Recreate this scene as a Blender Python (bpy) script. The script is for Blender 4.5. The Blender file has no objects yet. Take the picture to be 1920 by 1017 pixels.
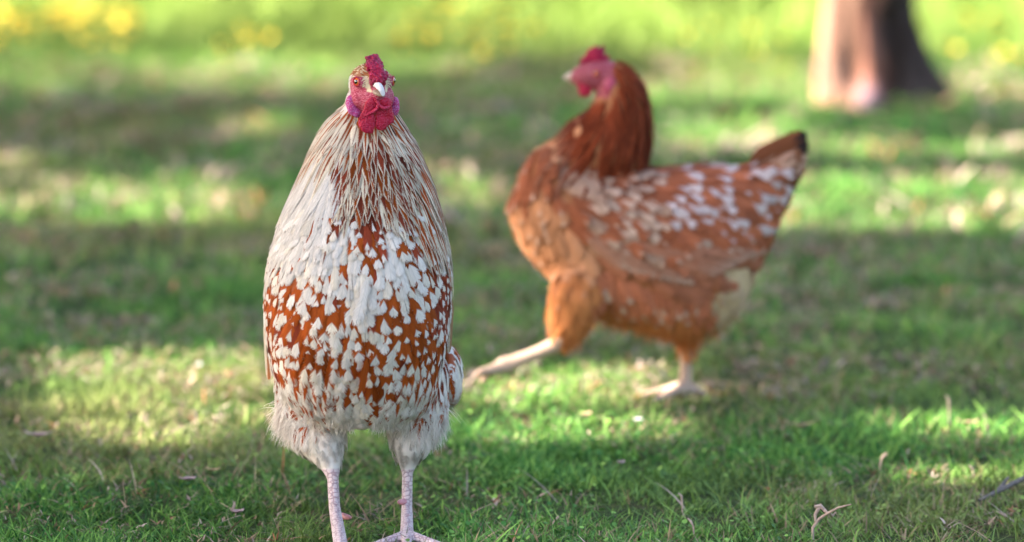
import bpy, bmesh, math, random
import numpy as np
from mathutils import Vector, Matrix
from mathutils.bvhtree import BVHTree
rng = np.random.default_rng(7)
random.seed(7)
D2R = math.radians
sc = bpy.context.scene
C = sc.collection

# ------------------------------------------------------------------ camera, sky, sun, exposure
CAM = Vector((0.0, -6.37, 1.0)); PITCH = D2R(6.24); FPX = 200 / 36 * 1920
cd = bpy.data.cameras.new("camera"); cam = bpy.data.objects.new("camera", cd); C.objects.link(cam)
cam.location = CAM; cam.rotation_euler = (math.pi / 2 - PITCH, 0, 0)
cd.lens = 200; cd.sensor_width = 36; cd.clip_start = 0.1; cd.clip_end = 3000
cd.dof.use_dof = True; cd.dof.focus_distance = 6.33; cd.dof.aperture_fstop = 3.9; cd.dof.aperture_blades = 0
sc.camera = cam
SUN_EL = D2R(37); SUN_DIR = Vector((-math.cos(SUN_EL) * math.cos(D2R(4)), -math.cos(SUN_EL) * math.sin(D2R(4)), math.sin(SUN_EL)))
w = bpy.data.worlds.new("World"); sc.world = w; w.use_nodes = True
nt = w.node_tree; nt.nodes.clear()
sky = nt.nodes.new("ShaderNodeTexSky"); sky.sky_type = 'NISHITA'; sky.sun_disc = False
sky.sun_elevation = SUN_EL; sky.sun_rotation = math.atan2(SUN_DIR.x, SUN_DIR.y); sky.air_density = 1.0; sky.dust_density = 3.5; sky.ozone_density = 0.4
bg = nt.nodes.new("ShaderNodeBackground"); bg.inputs[1].default_value = 0.098
wo = nt.nodes.new("ShaderNodeOutputWorld"); nt.links.new(sky.outputs[0], bg.inputs[0]); nt.links.new(bg.outputs[0], wo.inputs[0])
sd = bpy.data.lights.new("sun", 'SUN'); sd.energy = 5.0; sd.angle = D2R(0.53); sd.color = (1.0, 0.92, 0.76)
so = bpy.data.objects.new("sun", sd); C.objects.link(so); so.location = (-8, 0, 8)
so.rotation_euler = SUN_DIR.to_track_quat('Z', 'Y').to_euler()
sc.view_settings.view_transform = 'Standard'; sc.view_settings.look = 'None'
sc.view_settings.exposure = 2.7; sc.view_settings.gamma = 1.0
sc.cycles.max_bounces = 6; sc.cycles.transparent_max_bounces = 24
sc.cycles.diffuse_bounces = 3; sc.cycles.use_denoising = True

# ------------------------------------------------------------------ geometry of the view (to lay out real distances)
RZ = Matrix.Rotation(math.pi / 2 - PITCH, 3, 'X')
def ray(px, py):
    return (RZ @ Vector(((px - 960) / FPX, -(py - 508.5) / FPX, -1))).normalized()
def W(px, py, Y):
    d = ray(px, py); return CAM + d * ((Y - CAM.y) / d.y)
def G(px, py, z=0.0):
    d = ray(px, py); return CAM + d * ((z - CAM.z) / d.z)
def proj_np(P):
    Q = P - np.array(CAM); R = np.array(RZ)
    L = Q @ R
    return 960 + FPX * L[:, 0] / -L[:, 2], 508.5 - FPX * L[:, 1] / -L[:, 2]

def vnoise(x, y, seed=0):
    x = np.asarray(x, float); y = np.asarray(y, float)
    xi = np.floor(x).astype(np.int64); yi = np.floor(y).astype(np.int64); fx = x - xi; fy = y - yi
    fx = fx * fx * (3 - 2 * fx); fy = fy * fy * (3 - 2 * fy)
    def h(a, b):
        n = (a * 374761393 + b * 668265263 + seed * 1442695041) & 0x7fffffff
        n = ((n ^ (n >> 13)) * 1274126177) & 0x7fffffff
        return ((n ^ (n >> 16)) & 0xffff) / 65535.0
    return (h(xi, yi) * (1 - fx) + h(xi + 1, yi) * fx) * (1 - fy) + (h(xi, yi + 1) * (1 - fx) + h(xi + 1, yi + 1) * fx) * fy
def fnoise(x, y, seed=0):
    return (vnoise(x, y, seed) * 0.55 + vnoise(x * 2.1, y * 2.1, seed + 5) * 0.3 + vnoise(x * 4.3, y * 4.3, seed + 9) * 0.15)
def hground(x, y):
    return (fnoise(np.asarray(x) * 2.2, np.asarray(y) * 2.2, 3) - 0.5) * 0.03

# ------------------------------------------------------------------ node helpers
class NB:
    def __init__(s, name):
        s.m = bpy.data.materials.new(name); s.m.use_nodes = True; s.t = s.m.node_tree; s.t.nodes.clear()
        s.out = s.t.nodes.new("ShaderNodeOutputMaterial")
    def n(s, typ, ins=None, **kw):
        nd = s.t.nodes.new(typ)
        for k, v in kw.items(): setattr(nd, k, v)
        for k, v in (ins or {}).items(): s.set(nd.inputs[k], v)
        return nd
    def set(s, sock, v):
        if isinstance(v, bpy.types.NodeSocket): s.t.links.new(v, sock)
        else: sock.default_value = v
    def ma(s, op, a, b=0.0, c=0.0, clamp=False):
        nd = s.n("ShaderNodeMath", operation=op); nd.use_clamp = clamp
        s.set(nd.inputs[0], a); s.set(nd.inputs[1], b); s.set(nd.inputs[2], c); return nd.outputs[0]
    def mix(s, f, a, b, bt='MIX'):
        nd = s.n("ShaderNodeMix", data_type='RGBA', blend_type=bt); s.set(nd.inputs[0], f)
        for i, v in ((6, a), (7, b)):
            if not isinstance(v, bpy.types.NodeSocket) and len(v) == 3: v = (*v, 1)
            s.set(nd.inputs[i], v)
        return nd.outputs[2]
    def noise(s, vec, scale, detail=3, rough=0.5, dim='3D'):
        nd = s.n("ShaderNodeTexNoise", noise_dimensions=dim); nd.inputs['Scale'].default_value = scale
        nd.inputs['Detail'].default_value = detail; nd.inputs['Roughness'].default_value = rough
        if vec is not None: s.t.links.new(vec, nd.inputs['Vector'])
        return nd.outputs['Fac']
    def ramp(s, f, stops):
        nd = s.n("ShaderNodeValToRGB"); el = nd.color_ramp.elements
        while len(el) < len(stops): el.new(0.5)
        for e, (p, c) in zip(el, stops): e.position = p; e.color = (*c, 1)
        s.set(nd.inputs[0], f); return nd.outputs[0]
    def mr(s, v, a, b, c=0.0, d=1.0, sm=False):
        nd = s.n("ShaderNodeMapRange"); nd.interpolation_type = 'SMOOTHSTEP' if sm else 'LINEAR'
        for i, x in enumerate((v, a, b, c, d)): s.set(nd.inputs[i], x)
        return nd.outputs[0]
    def bsdf(s, col, rough=0.6, spec=0.3, normal=None, sss=0.0, coat=0.0, sssr=(1, .3, .2), ssss=0.004):
        nd = s.n("ShaderNodeBsdfPrincipled"); s.set(nd.inputs['Base Color'], col if isinstance(col, bpy.types.NodeSocket) else (*col, 1))
        s.set(nd.inputs['Roughness'], rough); s.set(nd.inputs['Specular IOR Level'], spec)
        if normal is not None: s.set(nd.inputs['Normal'], normal)
        if sss: nd.inputs['Subsurface Weight'].default_value = sss; nd.inputs['Subsurface Radius'].default_value = sssr; nd.inputs['Subsurface Scale'].default_value = ssss
        if coat: nd.inputs['Coat Weight'].default_value = coat; nd.inputs['Coat Roughness'].default_value = 0.1
        return nd.outputs[0]
    def bump(s, h, strength=0.5, dist=0.002):
        nd = s.n("ShaderNodeBump"); nd.inputs['Strength'].default_value = strength; nd.inputs['Distance'].default_value = dist
        s.set(nd.inputs['Height'], h); return nd.outputs[0]
    def attr(s, name):
        return s.n("ShaderNodeAttribute", attribute_name=name)
    def fin(s, sh): s.t.links.new(sh, s.out.inputs[0]); return s.m
    def mixsh(s, f, a, b):
        nd = s.n("ShaderNodeMixShader"); s.set(nd.inputs[0], f); s.set(nd.inputs[1], a); s.set(nd.inputs[2], b); return nd.outputs[0]

def mat_feather():
    b = NB("feather"); uv = b.n("ShaderNodeUVMap"); sep = b.n("ShaderNodeSeparateXYZ", {0: uv.outputs[0]})
    u, v = sep.outputs[0], sep.outputs[1]; au = b.ma('ABSOLUTE', u)
    A = b.attr("colA"); B = b.attr("colB"); P = b.attr("prm")
    ps = b.n("ShaderNodeSeparateColor", {0: P.outputs['Color']}); v0, slope, fray, rnd = ps.outputs[0], ps.outputs[1], ps.outputs[2], P.outputs['Alpha']
    edge = b.attr("edge").outputs['Fac']; asp = b.attr("asp").outputs['Fac']
    q = b.ma('SUBTRACT', b.ma('MULTIPLY', v, asp), b.ma('MULTIPLY', au, 0.7))
    side = b.ma('SIGN', u)
    vec = b.n("ShaderNodeCombineXYZ", {0: b.ma('MULTIPLY', q, 9.0), 1: b.ma('ADD', b.ma('MULTIPLY', rnd, 91.0), side), 2: b.ma('MULTIPLY', au, 0.8)}).outputs[0]
    n1 = b.noise(vec, 1.0, 3, 0.6)
    vec2 = b.n("ShaderNodeCombineXYZ", {0: b.ma('MULTIPLY', q, 19.0), 1: b.ma('ADD', b.ma('MULTIPLY', rnd, 37.0), side), 2: 3.3}).outputs[0]
    n2 = b.noise(vec2, 1.0, 2, 0.6)
    e = b.ma('SUBTRACT', b.ma('MULTIPLY', slope, b.ma('SUBTRACT', v, v0)), au)
    e = b.ma('ADD', e, b.ma('MULTIPLY', b.ma('SUBTRACT', n1, 0.5), 0.6))
    mask = b.mr(e, -0.15, 0.15, sm=True)
    col = b.mix(mask, A.outputs['Color'], B.outputs['Color'])
    br = b.ma('MULTIPLY', b.ma('ADD', 0.66, b.ma('MULTIPLY', n1, 0.62)), b.mr(au, 0.015, 0.06, 0.86, 1.0))
    col = b.mix(1.0, col, b.n("ShaderNodeCombineColor", {0: br, 1: br, 2: br}).outputs[0], 'MULTIPLY')
    hgt = n2
    nrm = b.bump(hgt, 0.5, 0.0012)
    s1 = b.bsdf(col, 0.75, 0.10, nrm)
    tr = b.n("ShaderNodeBsdfTranslucent", {0: col}).outputs[0]
    s2 = b.mixsh(0.10, s1, tr)
    thr = b.ma('SUBTRACT', 1.0, b.ma('MULTIPLY', fray, b.mr(n2, 0.35, 0.62)))
    a = b.ma('LESS_THAN', edge, thr)
    return b.fin(b.mixsh(a, b.n("ShaderNodeBsdfTransparent").outputs[0], s2))

def mat_vcol(name, rough=0.6, spec=0.3, trans=0.0, sss=0.0, attr="col", bumpscale=0, bs=.5, bd=.001, var=0.0):
    b = NB(name); col = b.attr(attr).outputs['Color']
    tc = b.n("ShaderNodeTexCoord").outputs['Object']; nrm = None
    if var:
        k = b.ma('ADD', 1 - var, b.ma('MULTIPLY', b.noise(tc, 300, 4, .6), 2 * var))
        col = b.mix(1, col, b.n("ShaderNodeCombineColor", {0: k, 1: k, 2: k}).outputs[0], 'MULTIPLY')
    if bumpscale: nrm = b.bump(b.noise(tc, bumpscale, 3, .6), bs, bd)
    s = b.bsdf(col, rough, spec, nrm, sss)
    if trans: s = b.mixsh(trans, s, b.n("ShaderNodeBsdfTranslucent", {0: col}).outputs[0])
    return b.fin(s)

def mat_skin_body():
    # body skin: colours come from the mesh (face, shanks, down); scales only where attribute "scaly" is 1, wrinkles where "face" is 1
    b = NB("bird_skin"); col = b.attr("col").outputs['Color']; ms = b.n("ShaderNodeSeparateColor", {0: b.attr("msk").outputs['Color']})
    scaly, face, down = ms.outputs[0], ms.outputs[1], ms.outputs[2]
    tc = b.n("ShaderNodeTexCoord").outputs['Object']
    mp = b.n("ShaderNodeMapping", {0: tc}); mp.inputs['Scale'].default_value = (1, 1, 1.15)
    vo = b.n("ShaderNodeTexVoronoi", feature='DISTANCE_TO_EDGE'); vo.inputs['Scale'].default_value = 165; vo.inputs['Randomness'].default_value = 0.6
    b.t.links.new(mp.outputs[0], vo.inputs['Vector'])
    ve = b.mr(vo.outputs['Distance'], 0.0, 0.14, sm=True)
    wn = b.noise(tc, 60, 2, .5)
    mpf = b.n("ShaderNodeMapping", {0: tc}); mpf.inputs['Scale'].default_value = (1, 1, 2.6)
    fn = b.noise(mpf.outputs[0], 330, 4, 0.65)
    dark = b.mix(1.0, col, (0.55, 0.42, 0.45), 'MULTIPLY')
    legc = b.mix(b.mr(ve, 0, 1, .25, 1), dark, col)
    facec = b.mix(b.mr(fn, .42, .62), b.mix(1.0, col, (.72, .6, .65), 'MULTIPLY'), b.mix(0.26, col, (.85, .55, .60)))
    c = b.mix(scaly, col, legc); c = b.mix(face, c, facec)
    h = b.ma('ADD', b.ma('MULTIPLY', ve, scaly), b.ma('MULTIPLY', fn, face))
    nrm = b.bump(h, 0.8, 0.0012)
    return b.fin(b.bsdf(c, 0.55, 0.2, nrm, sss=0.08))

def mat_flesh(name, c1, c2, bump=0.7, scale=420, c3=None, bd=.0014):
    b = NB(name); tc = b.n("ShaderNodeTexCoord").outputs['Object']
    n0 = b.noise(tc, 60, 3, .6); n1 = b.noise(tc, scale, 3, .6)
    vo = b.n("ShaderNodeTexVoronoi", {0: tc}); vo.inputs['Scale'].default_value = scale * 1.3
    c = b.mix(b.mr(n0, .35, .65), c1, c2)
    c = b.mix(b.mr(vo.outputs['Distance'], .55, .25, 0, .38), c, c3 or (min(1, c1[0] * 1.5), c1[1] * 3 + .05, c1[2] * 2.2 + .06))
    h = b.ma('SUBTRACT', b.ma('MULTIPLY', n1, .8), vo.outputs['Distance'])
    return b.fin(b.bsdf(c, 0.45, 0.25, b.bump(h, bump, bd), sss=.05))

def mat_plain(name, col, rough=.5, spec=.4, ns=0, var=.2, coat=0, bump=0):
    b = NB(name); tc = b.n("ShaderNodeTexCoord").outputs['Object']; c = (*col, 1)
    nrm = None
    if ns:
        n = b.noise(tc, ns, 4, .6); c = b.mix(b.mr(n, .3, .7), [x * (1 - var) for x in col], [min(1, x * (1 + var)) for x in col])
        if bump: nrm = b.bump(n, .6, bump)
    else: c = b.mix(0.0, col, col)
    return b.fin(b.bsdf(c, rough, spec, nrm, coat=coat))

# ------------------------------------------------------------------ mesh helpers
def link(name, me, mats, parent=None):
    o = bpy.data.objects.new(name, me); C.objects.link(o)
    for m in (mats if isinstance(mats, (list, tuple)) else [mats]): me.materials.append(m)
    if parent is not None:
        o.parent = parent
        o.matrix_parent_inverse = parent.matrix_basis.inverted()
    return o
def mesh_np(name, V, F, smooth=True):
    V = np.asarray(V, np.float32); F = np.asarray(F, np.int32); k = F.shape[1]
    me = bpy.data.meshes.new(name); me.vertices.add(len(V)); me.vertices.foreach_set("co", V.ravel())
    me.loops.add(F.size); me.loops.foreach_set("vertex_index", F.ravel())
    me.polygons.add(len(F)); me.polygons.foreach_set("loop_start", np.arange(0, F.size, k, dtype=np.int32))
    me.polygons.foreach_set("loop_total", np.full(len(F), k, np.int32))
    me.polygons.foreach_set("use_smooth", np.full(len(F), smooth)); me.update(); return me
def vattr(me, name, arr):
    arr = np.asarray(arr, np.float32)
    if arr.ndim == 1:
        a = me.attributes.new(name, 'FLOAT', 'POINT'); a.data.foreach_set("value", arr)
    else:
        if arr.shape[1] == 3: arr = np.hstack([arr, np.ones((len(arr), 1), np.float32)])
        a = me.attributes.new(name, 'FLOAT_COLOR', 'POINT'); a.data.foreach_set("color", arr.ravel())
def vuv(me, F, uv):
    l = me.uv_layers.new(name="UVMap"); l.data.foreach_set("uv", np.asarray(uv, np.float32)[np.asarray(F).ravel()].ravel())
def tag(o, label=None, cat=None, group=None, kind=None):
    if label: o["label"] = label
    if cat: o["category"] = cat
    if group: o["group"] = group
    if kind: o["kind"] = kind
    return o
def empty(name, loc):
    o = bpy.data.objects.new(name, None); o.empty_display_size = .1; C.objects.link(o); o.location = loc; return o

_ICO = {}
def ico(sub):
    if sub not in _ICO:
        b_ = bmesh.new(); bmesh.ops.create_icosphere(b_, subdivisions=sub, radius=1.0); b_.verts.index_update()
        _ICO[sub] = (np.array([v.co[:] for v in b_.verts]), np.array([[v.index for v in f.verts] for f in b_.faces])); b_.free()
    return _ICO[sub]
class Solid:
    """collects closed lumps and lofts; remesh() fuses them into one skin"""
    def __init__(s): s.V = []; s.F = []; s.n = 0
    def put(s, V, F): s.V.append(np.asarray(V)); s.F.extend((np.asarray(F) + s.n).tolist() if not isinstance(F, list) else [[i + s.n for i in f] for f in F]); s.n += len(V)
    def to_mesh(s, me):
        me.from_pydata(np.vstack(s.V).tolist() if s.V else [], [], s.F); me.update()
    def free(s): pass
def blob(bm, c, r, rot=None, sub=3):
    V, F = ico(sub); r = np.array((r, r, r) if not hasattr(r, '__len__') else r); V = V * r
    if rot is not None:
        R = np.array(rot); V = V @ R.T
        if np.linalg.det(R) < 0: F = F[:, ::-1]
    V = V + np.array(c)
    if isinstance(bm, Solid): bm.put(V, F)
    else:
        vs = [bm.verts.new(v) for v in V]
        for f in F: bm.faces.new([vs[i] for i in f])
def chain(bm, pts, sub=2, step=.3):
    for (a, ra), (b_, rb) in zip(pts, pts[1:]):
        a = Vector(a); b_ = Vector(b_); n = max(1, int((b_ - a).length / (min(ra, rb) * step)))
        for i in range(n + 1):
            t = i / n; blob(bm, a.lerp(b_, t), ra + (rb - ra) * t, sub=sub)
def tube(pts, seg=8):
    """swept tube through (point, radius) pairs -> verts, quads"""
    P = [Vector(p) for p, r in pts]; V = []; F = []
    up = Vector((0.13, 0.2, 0.97)).normalized()
    for i, (p, r) in enumerate(pts):
        t = (P[min(i + 1, len(P) - 1)] - P[max(i - 1, 0)]).normalized()
        s = t.cross(up); s = s.normalized() if s.length > 1e-4 else Vector((1, 0, 0)); q = s.cross(t)
        for k in range(seg):
            a = 2 * math.pi * k / seg; V.append(tuple(P[i] + (s * math.cos(a) + q * math.sin(a)) * r))
    for i in range(len(pts) - 1):
        for k in range(seg):
            F.append((i * seg + k, i * seg + (k + 1) % seg, (i + 1) * seg + (k + 1) % seg, (i + 1) * seg + k))
    return V, F
def join_vf(parts):
    V = []; F = []; o = 0
    for v, f in parts:
        V.extend(v); F.extend([tuple(i + o for i in q) for q in f]); o = len(V)
    return V, F
def loft(bm, rings):
    n = len(rings[0]); V = [p for r in rings for p in r]; F = [list(range(n))[::-1]]
    for i in range(len(rings) - 1):
        for k in range(n): F.append([i * n + k, i * n + (k + 1) % n, (i + 1) * n + (k + 1) % n, (i + 1) * n + k])
    F.append([(len(rings) - 1) * n + k for k in range(n)]); me = bpy.data.meshes.new("t"); me.from_pydata(V, [], F)
    b_ = bmesh.new(); b_.from_mesh(me); bmesh.ops.recalc_face_normals(b_, faces=b_.faces); b_.verts.index_update()
    bm.put([v.co[:] for v in b_.verts], [[v.index for v in f.verts] for f in b_.faces]); b_.free(); bpy.data.meshes.remove(me)
def remesh(bm, voxel, smooth=6, fac=.5):
    me = bpy.data.meshes.new("tmp"); bm.to_mesh(me); bm.free()
    o = bpy.data.objects.new("tmp", me); C.objects.link(o)
    m = o.modifiers.new("r", 'REMESH'); m.mode = 'VOXEL'; m.voxel_size = voxel
    if smooth:
        s = o.modifiers.new("s", 'SMOOTH'); s.iterations = smooth; s.factor = fac
    dg = bpy.context.evaluated_depsgraph_get(); ev = o.evaluated_get(dg)
    me2 = bpy.data.meshes.new_from_object(ev); bpy.data.objects.remove(o); bpy.data.meshes.remove(me)
    me2.polygons.foreach_set("use_smooth", np.ones(len(me2.polygons), bool)); return me2
def co_of(me):
    a = np.empty(len(me.vertices) * 3, np.float32); me.vertices.foreach_get("co", a); return a.reshape(-1, 3)
def no_of(me):
    a = np.empty(len(me.vertices) * 3, np.float32); me.vertices.foreach_get("normal", a); return a.reshape(-1, 3)
def bvh_of(me):
    return BVHTree.FromPolygons([tuple(v.co) for v in me.vertices], [tuple(p.vertices) for p in me.polygons])

def scatter(me, n, region, radius):
    """dart-throwing over a mesh: returns points/normals at least radius(p) apart inside region"""
    me.calc_loop_triangles(); tri = np.empty(len(me.loop_triangles) * 3, np.int32); me.loop_triangles.foreach_get("vertices", tri); tri = tri.reshape(-1, 3)
    co = co_of(me); no = no_of(me); a, b_, c = co[tri[:, 0]], co[tri[:, 1]], co[tri[:, 2]]
    ar = np.linalg.norm(np.cross(b_ - a, c - a), axis=1)
    cen = (a + b_ + c) / 3; ok = region(cen, no[tri[:, 0]]); ar = ar * ok
    idx = rng.choice(len(tri), n, p=ar / ar.sum()); r1 = np.sqrt(rng.random(n)); r2 = rng.random(n)
    w_ = np.stack([1 - r1, r1 * (1 - r2), r1 * r2], 1)[:, :, None]
    P = (np.stack([a[idx], b_[idx], c[idx]], 1) * w_).sum(1); N = (np.stack([no[tri[idx, 0]], no[tri[idx, 1]], no[tri[idx, 2]]], 1) * w_).sum(1)
    R = radius(P) * np.ones(n); cell = float(R.max()); grid = {}; keep = []
    K = np.floor(P / cell).astype(int)
    for i in range(n):
        k = tuple(K[i]); bad = False
        for dx in (-1, 0, 1):
            for dy in (-1, 0, 1):
                for dz in (-1, 0, 1):
                    for j in grid.get((k[0] + dx, k[1] + dy, k[2] + dz), ()):
                        d = P[i] - P[j]
                        if d @ d < R[i] * R[i]: bad = True; break
                    if bad: break
                if bad: break
            if bad: break
        if not bad: grid.setdefault(k, []).append(i); keep.append(i)
    return P[keep], N[keep]

VS = [0, .18, .36, .54, .70, .82, .91, .97, 1.0]
US = [-1, -.55, 0, .55, 1]
class Plumes:
    """many thin curved feathers, collected into one mesh"""
    def __init__(s): s.V = []; s.uv = []; s.A = []; s.B = []; s.P = []; s.E = []; s.asp = []; s.n = 0
    def add(s, p, n, t, L, Wd, A, B, prm, bvh=None, lift=(.0005, .004), curl=0.0, cup=.25, shape='round', nv=VS, roll=0.0, maxoff=.03):
        p = Vector(p); n = Vector(n).normalized(); t = Vector(t); t = (t - n * t.dot(n)); t = t.normalized() if t.length > 1e-6 else Vector((0, 0, -1))
        cen = []; nor = []; cur = p.copy(); tt = t.copy(); pv = 0
        for v in nv:
            cur = cur + tt * (L * (v - pv)); pv = v
            if bvh is not None:
                hit = bvh.find_nearest(cur, maxoff)
                if hit[0] is not None:
                    nn = hit[1]; 
                    if nn.dot(n) < -0.2: nn = n
                    # stay on the skin only when it is close: over an edge the feather runs on straight
                    cur = cur.lerp(hit[0], .85) if (hit[0] - cur).dot(nn) > -0.02 else cur
                    n = (n * .45 + nn * .55).normalized(); tt = (tt - n * tt.dot(n)).normalized()
            cen.append(cur.copy()); nor.append(n.copy())
        sd_ = t.cross(nor[0]).normalized(); pr = prm
        for i, v in enumerate(nv):
            tan = (cen[min(i + 1, len(cen) - 1)] - cen[max(i - 1, 0)]).normalized(); sd = tan.cross(nor[i]).normalized()
            if roll: sd = (sd * math.cos(roll) + nor[i] * math.sin(roll))
            nn = sd.cross(tan)
            if nn.dot(nor[i]) < 0: nn = -nn
            off = lift[0] + (lift[1] - lift[0]) * v ** .8 + curl * v * v
            if shape == 'round': wv = min(1, (v / .3) ** .6 + .15) * (1 if v < .68 else math.sqrt(max(0, 1 - ((v - .68) / .32) ** 2)))
            elif shape == 'point': wv = min(1, (v / .25) ** .6 + .2) * (1 - max(0, (v - .25) / .75) ** 1.6)
            else: wv = min(1, (v / .2) ** .6 + .2) * (1 if v < .8 else math.sqrt(max(0, 1 - ((v - .8) / .2) ** 2)) * 1)
            for u in US:
                q = cen[i] + sd * (u * wv * Wd * .5) + nn * (off - cup * Wd * .5 * (u * wv) ** 2)
                s.V.append((q.x, q.y, q.z)); s.uv.append((u * wv, v)); s.E.append(max(abs(u), (v - .75) / .25)); s.A.append(A); s.B.append(B); s.P.append(pr); s.asp.append(L / Wd)
        s.n += 1
    def build(s, name, mat, parent, nv=VS):
        k = len(US); m = len(nv); q = []
        for i in range(m - 1):
            for j in range(k - 1): q.append((i * k + j, i * k + j + 1, (i + 1) * k + j + 1, (i + 1) * k + j))
        q = np.array(q); F = (q[None] + (np.arange(s.n) * k * m)[:, None, None]).reshape(-1, 4)
        me = mesh_np(name, s.V, F); vattr(me, "colA", s.A); vattr(me, "colB", s.B); vattr(me, "prm", s.P); vattr(me, "edge", s.E); vattr(me, "asp", s.asp)
        vuv(me, F, s.uv); return link(name, me, mat, parent)

def strands(P, N, T, L, wdt, col, droop=.3, spread=.35, seg=4, curlr=.2, nout=.12, grp=1):
    """thin tapering filaments of down; arrays in, verts/quads/cols out"""
    n = len(P); T = T + np.repeat(rng.normal(0, spread, (-(-n // grp), 3)), grp, 0)[:n] + rng.normal(0, spread * .3, (n, 3)); T = T - N * (T * N).sum(1)[:, None] * .7; T /= np.linalg.norm(T, axis=1)[:, None]
    S = np.cross(T, N); S /= np.linalg.norm(S, axis=1)[:, None] + 1e-9
    cs = rng.normal(0, curlr, n); V = np.empty((n, seg + 1, 2, 3)); ln = L * rng.uniform(.6, 1.15, n)
    for i in range(seg + 1):
        v = i / seg
        c = P + (T * (ln * v)[:, None]) + N * (ln * (nout * v))[:, None] + S * (cs * ln * v * v)[:, None] + np.array([0, 0, -1]) * (droop * ln * v * v)[:, None]
        ww = wdt * (1 - .8 * v)
        V[:, i, 0] = c - S * ww / 2; V[:, i, 1] = c + S * ww / 2
    q = np.array([(2 * i, 2 * i + 1, 2 * i + 3, 2 * i + 2) for i in range(seg)])
    F = (q[None] + (np.arange(n) * (seg + 1) * 2)[:, None, None]).reshape(-1, 4)
    return V.reshape(-1, 3), F, np.repeat(col, (seg + 1) * 2, 0)

M_F = mat_feather(); M_SKIN = mat_skin_body(); M_DOWN = mat_vcol("down", .7, .15, trans=.3)
WHITE = np.array((.70, .62, .565)); CREAM = np.array((.72, .57, .35)); RUST = np.array((.35, .066, .009)); DRUST = np.array((.17, .028, .012)); TAN = np.array((.42, .22, .11))

# ------------------------------------------------------------------ ROOSTER
rooster = empty("rooster", tuple(W(690, 1005, 0.0)[:2]) + (0,))
tag(rooster, "white rooster with rust-speckled breast and pink comb standing facing the camera", "rooster")
YAW = D2R(17); HF = Vector((math.sin(YAW), -math.cos(YAW), -.06)).normalized(); HR = Vector((math.cos(YAW), math.sin(YAW), 0)); HU = HF.cross(HR).normalized()
HC = W(696, 160, -.02)
def Hd(px, py, f):
    d = ray(px, py); return CAM + d * (((HC + HF * f - CAM).dot(HF)) / d.dot(HF))
def HL(r, f, u): return HC + HR * r + HF * f + HU * u
HROT = Matrix((HR, HF, HU)).transposed()

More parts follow.
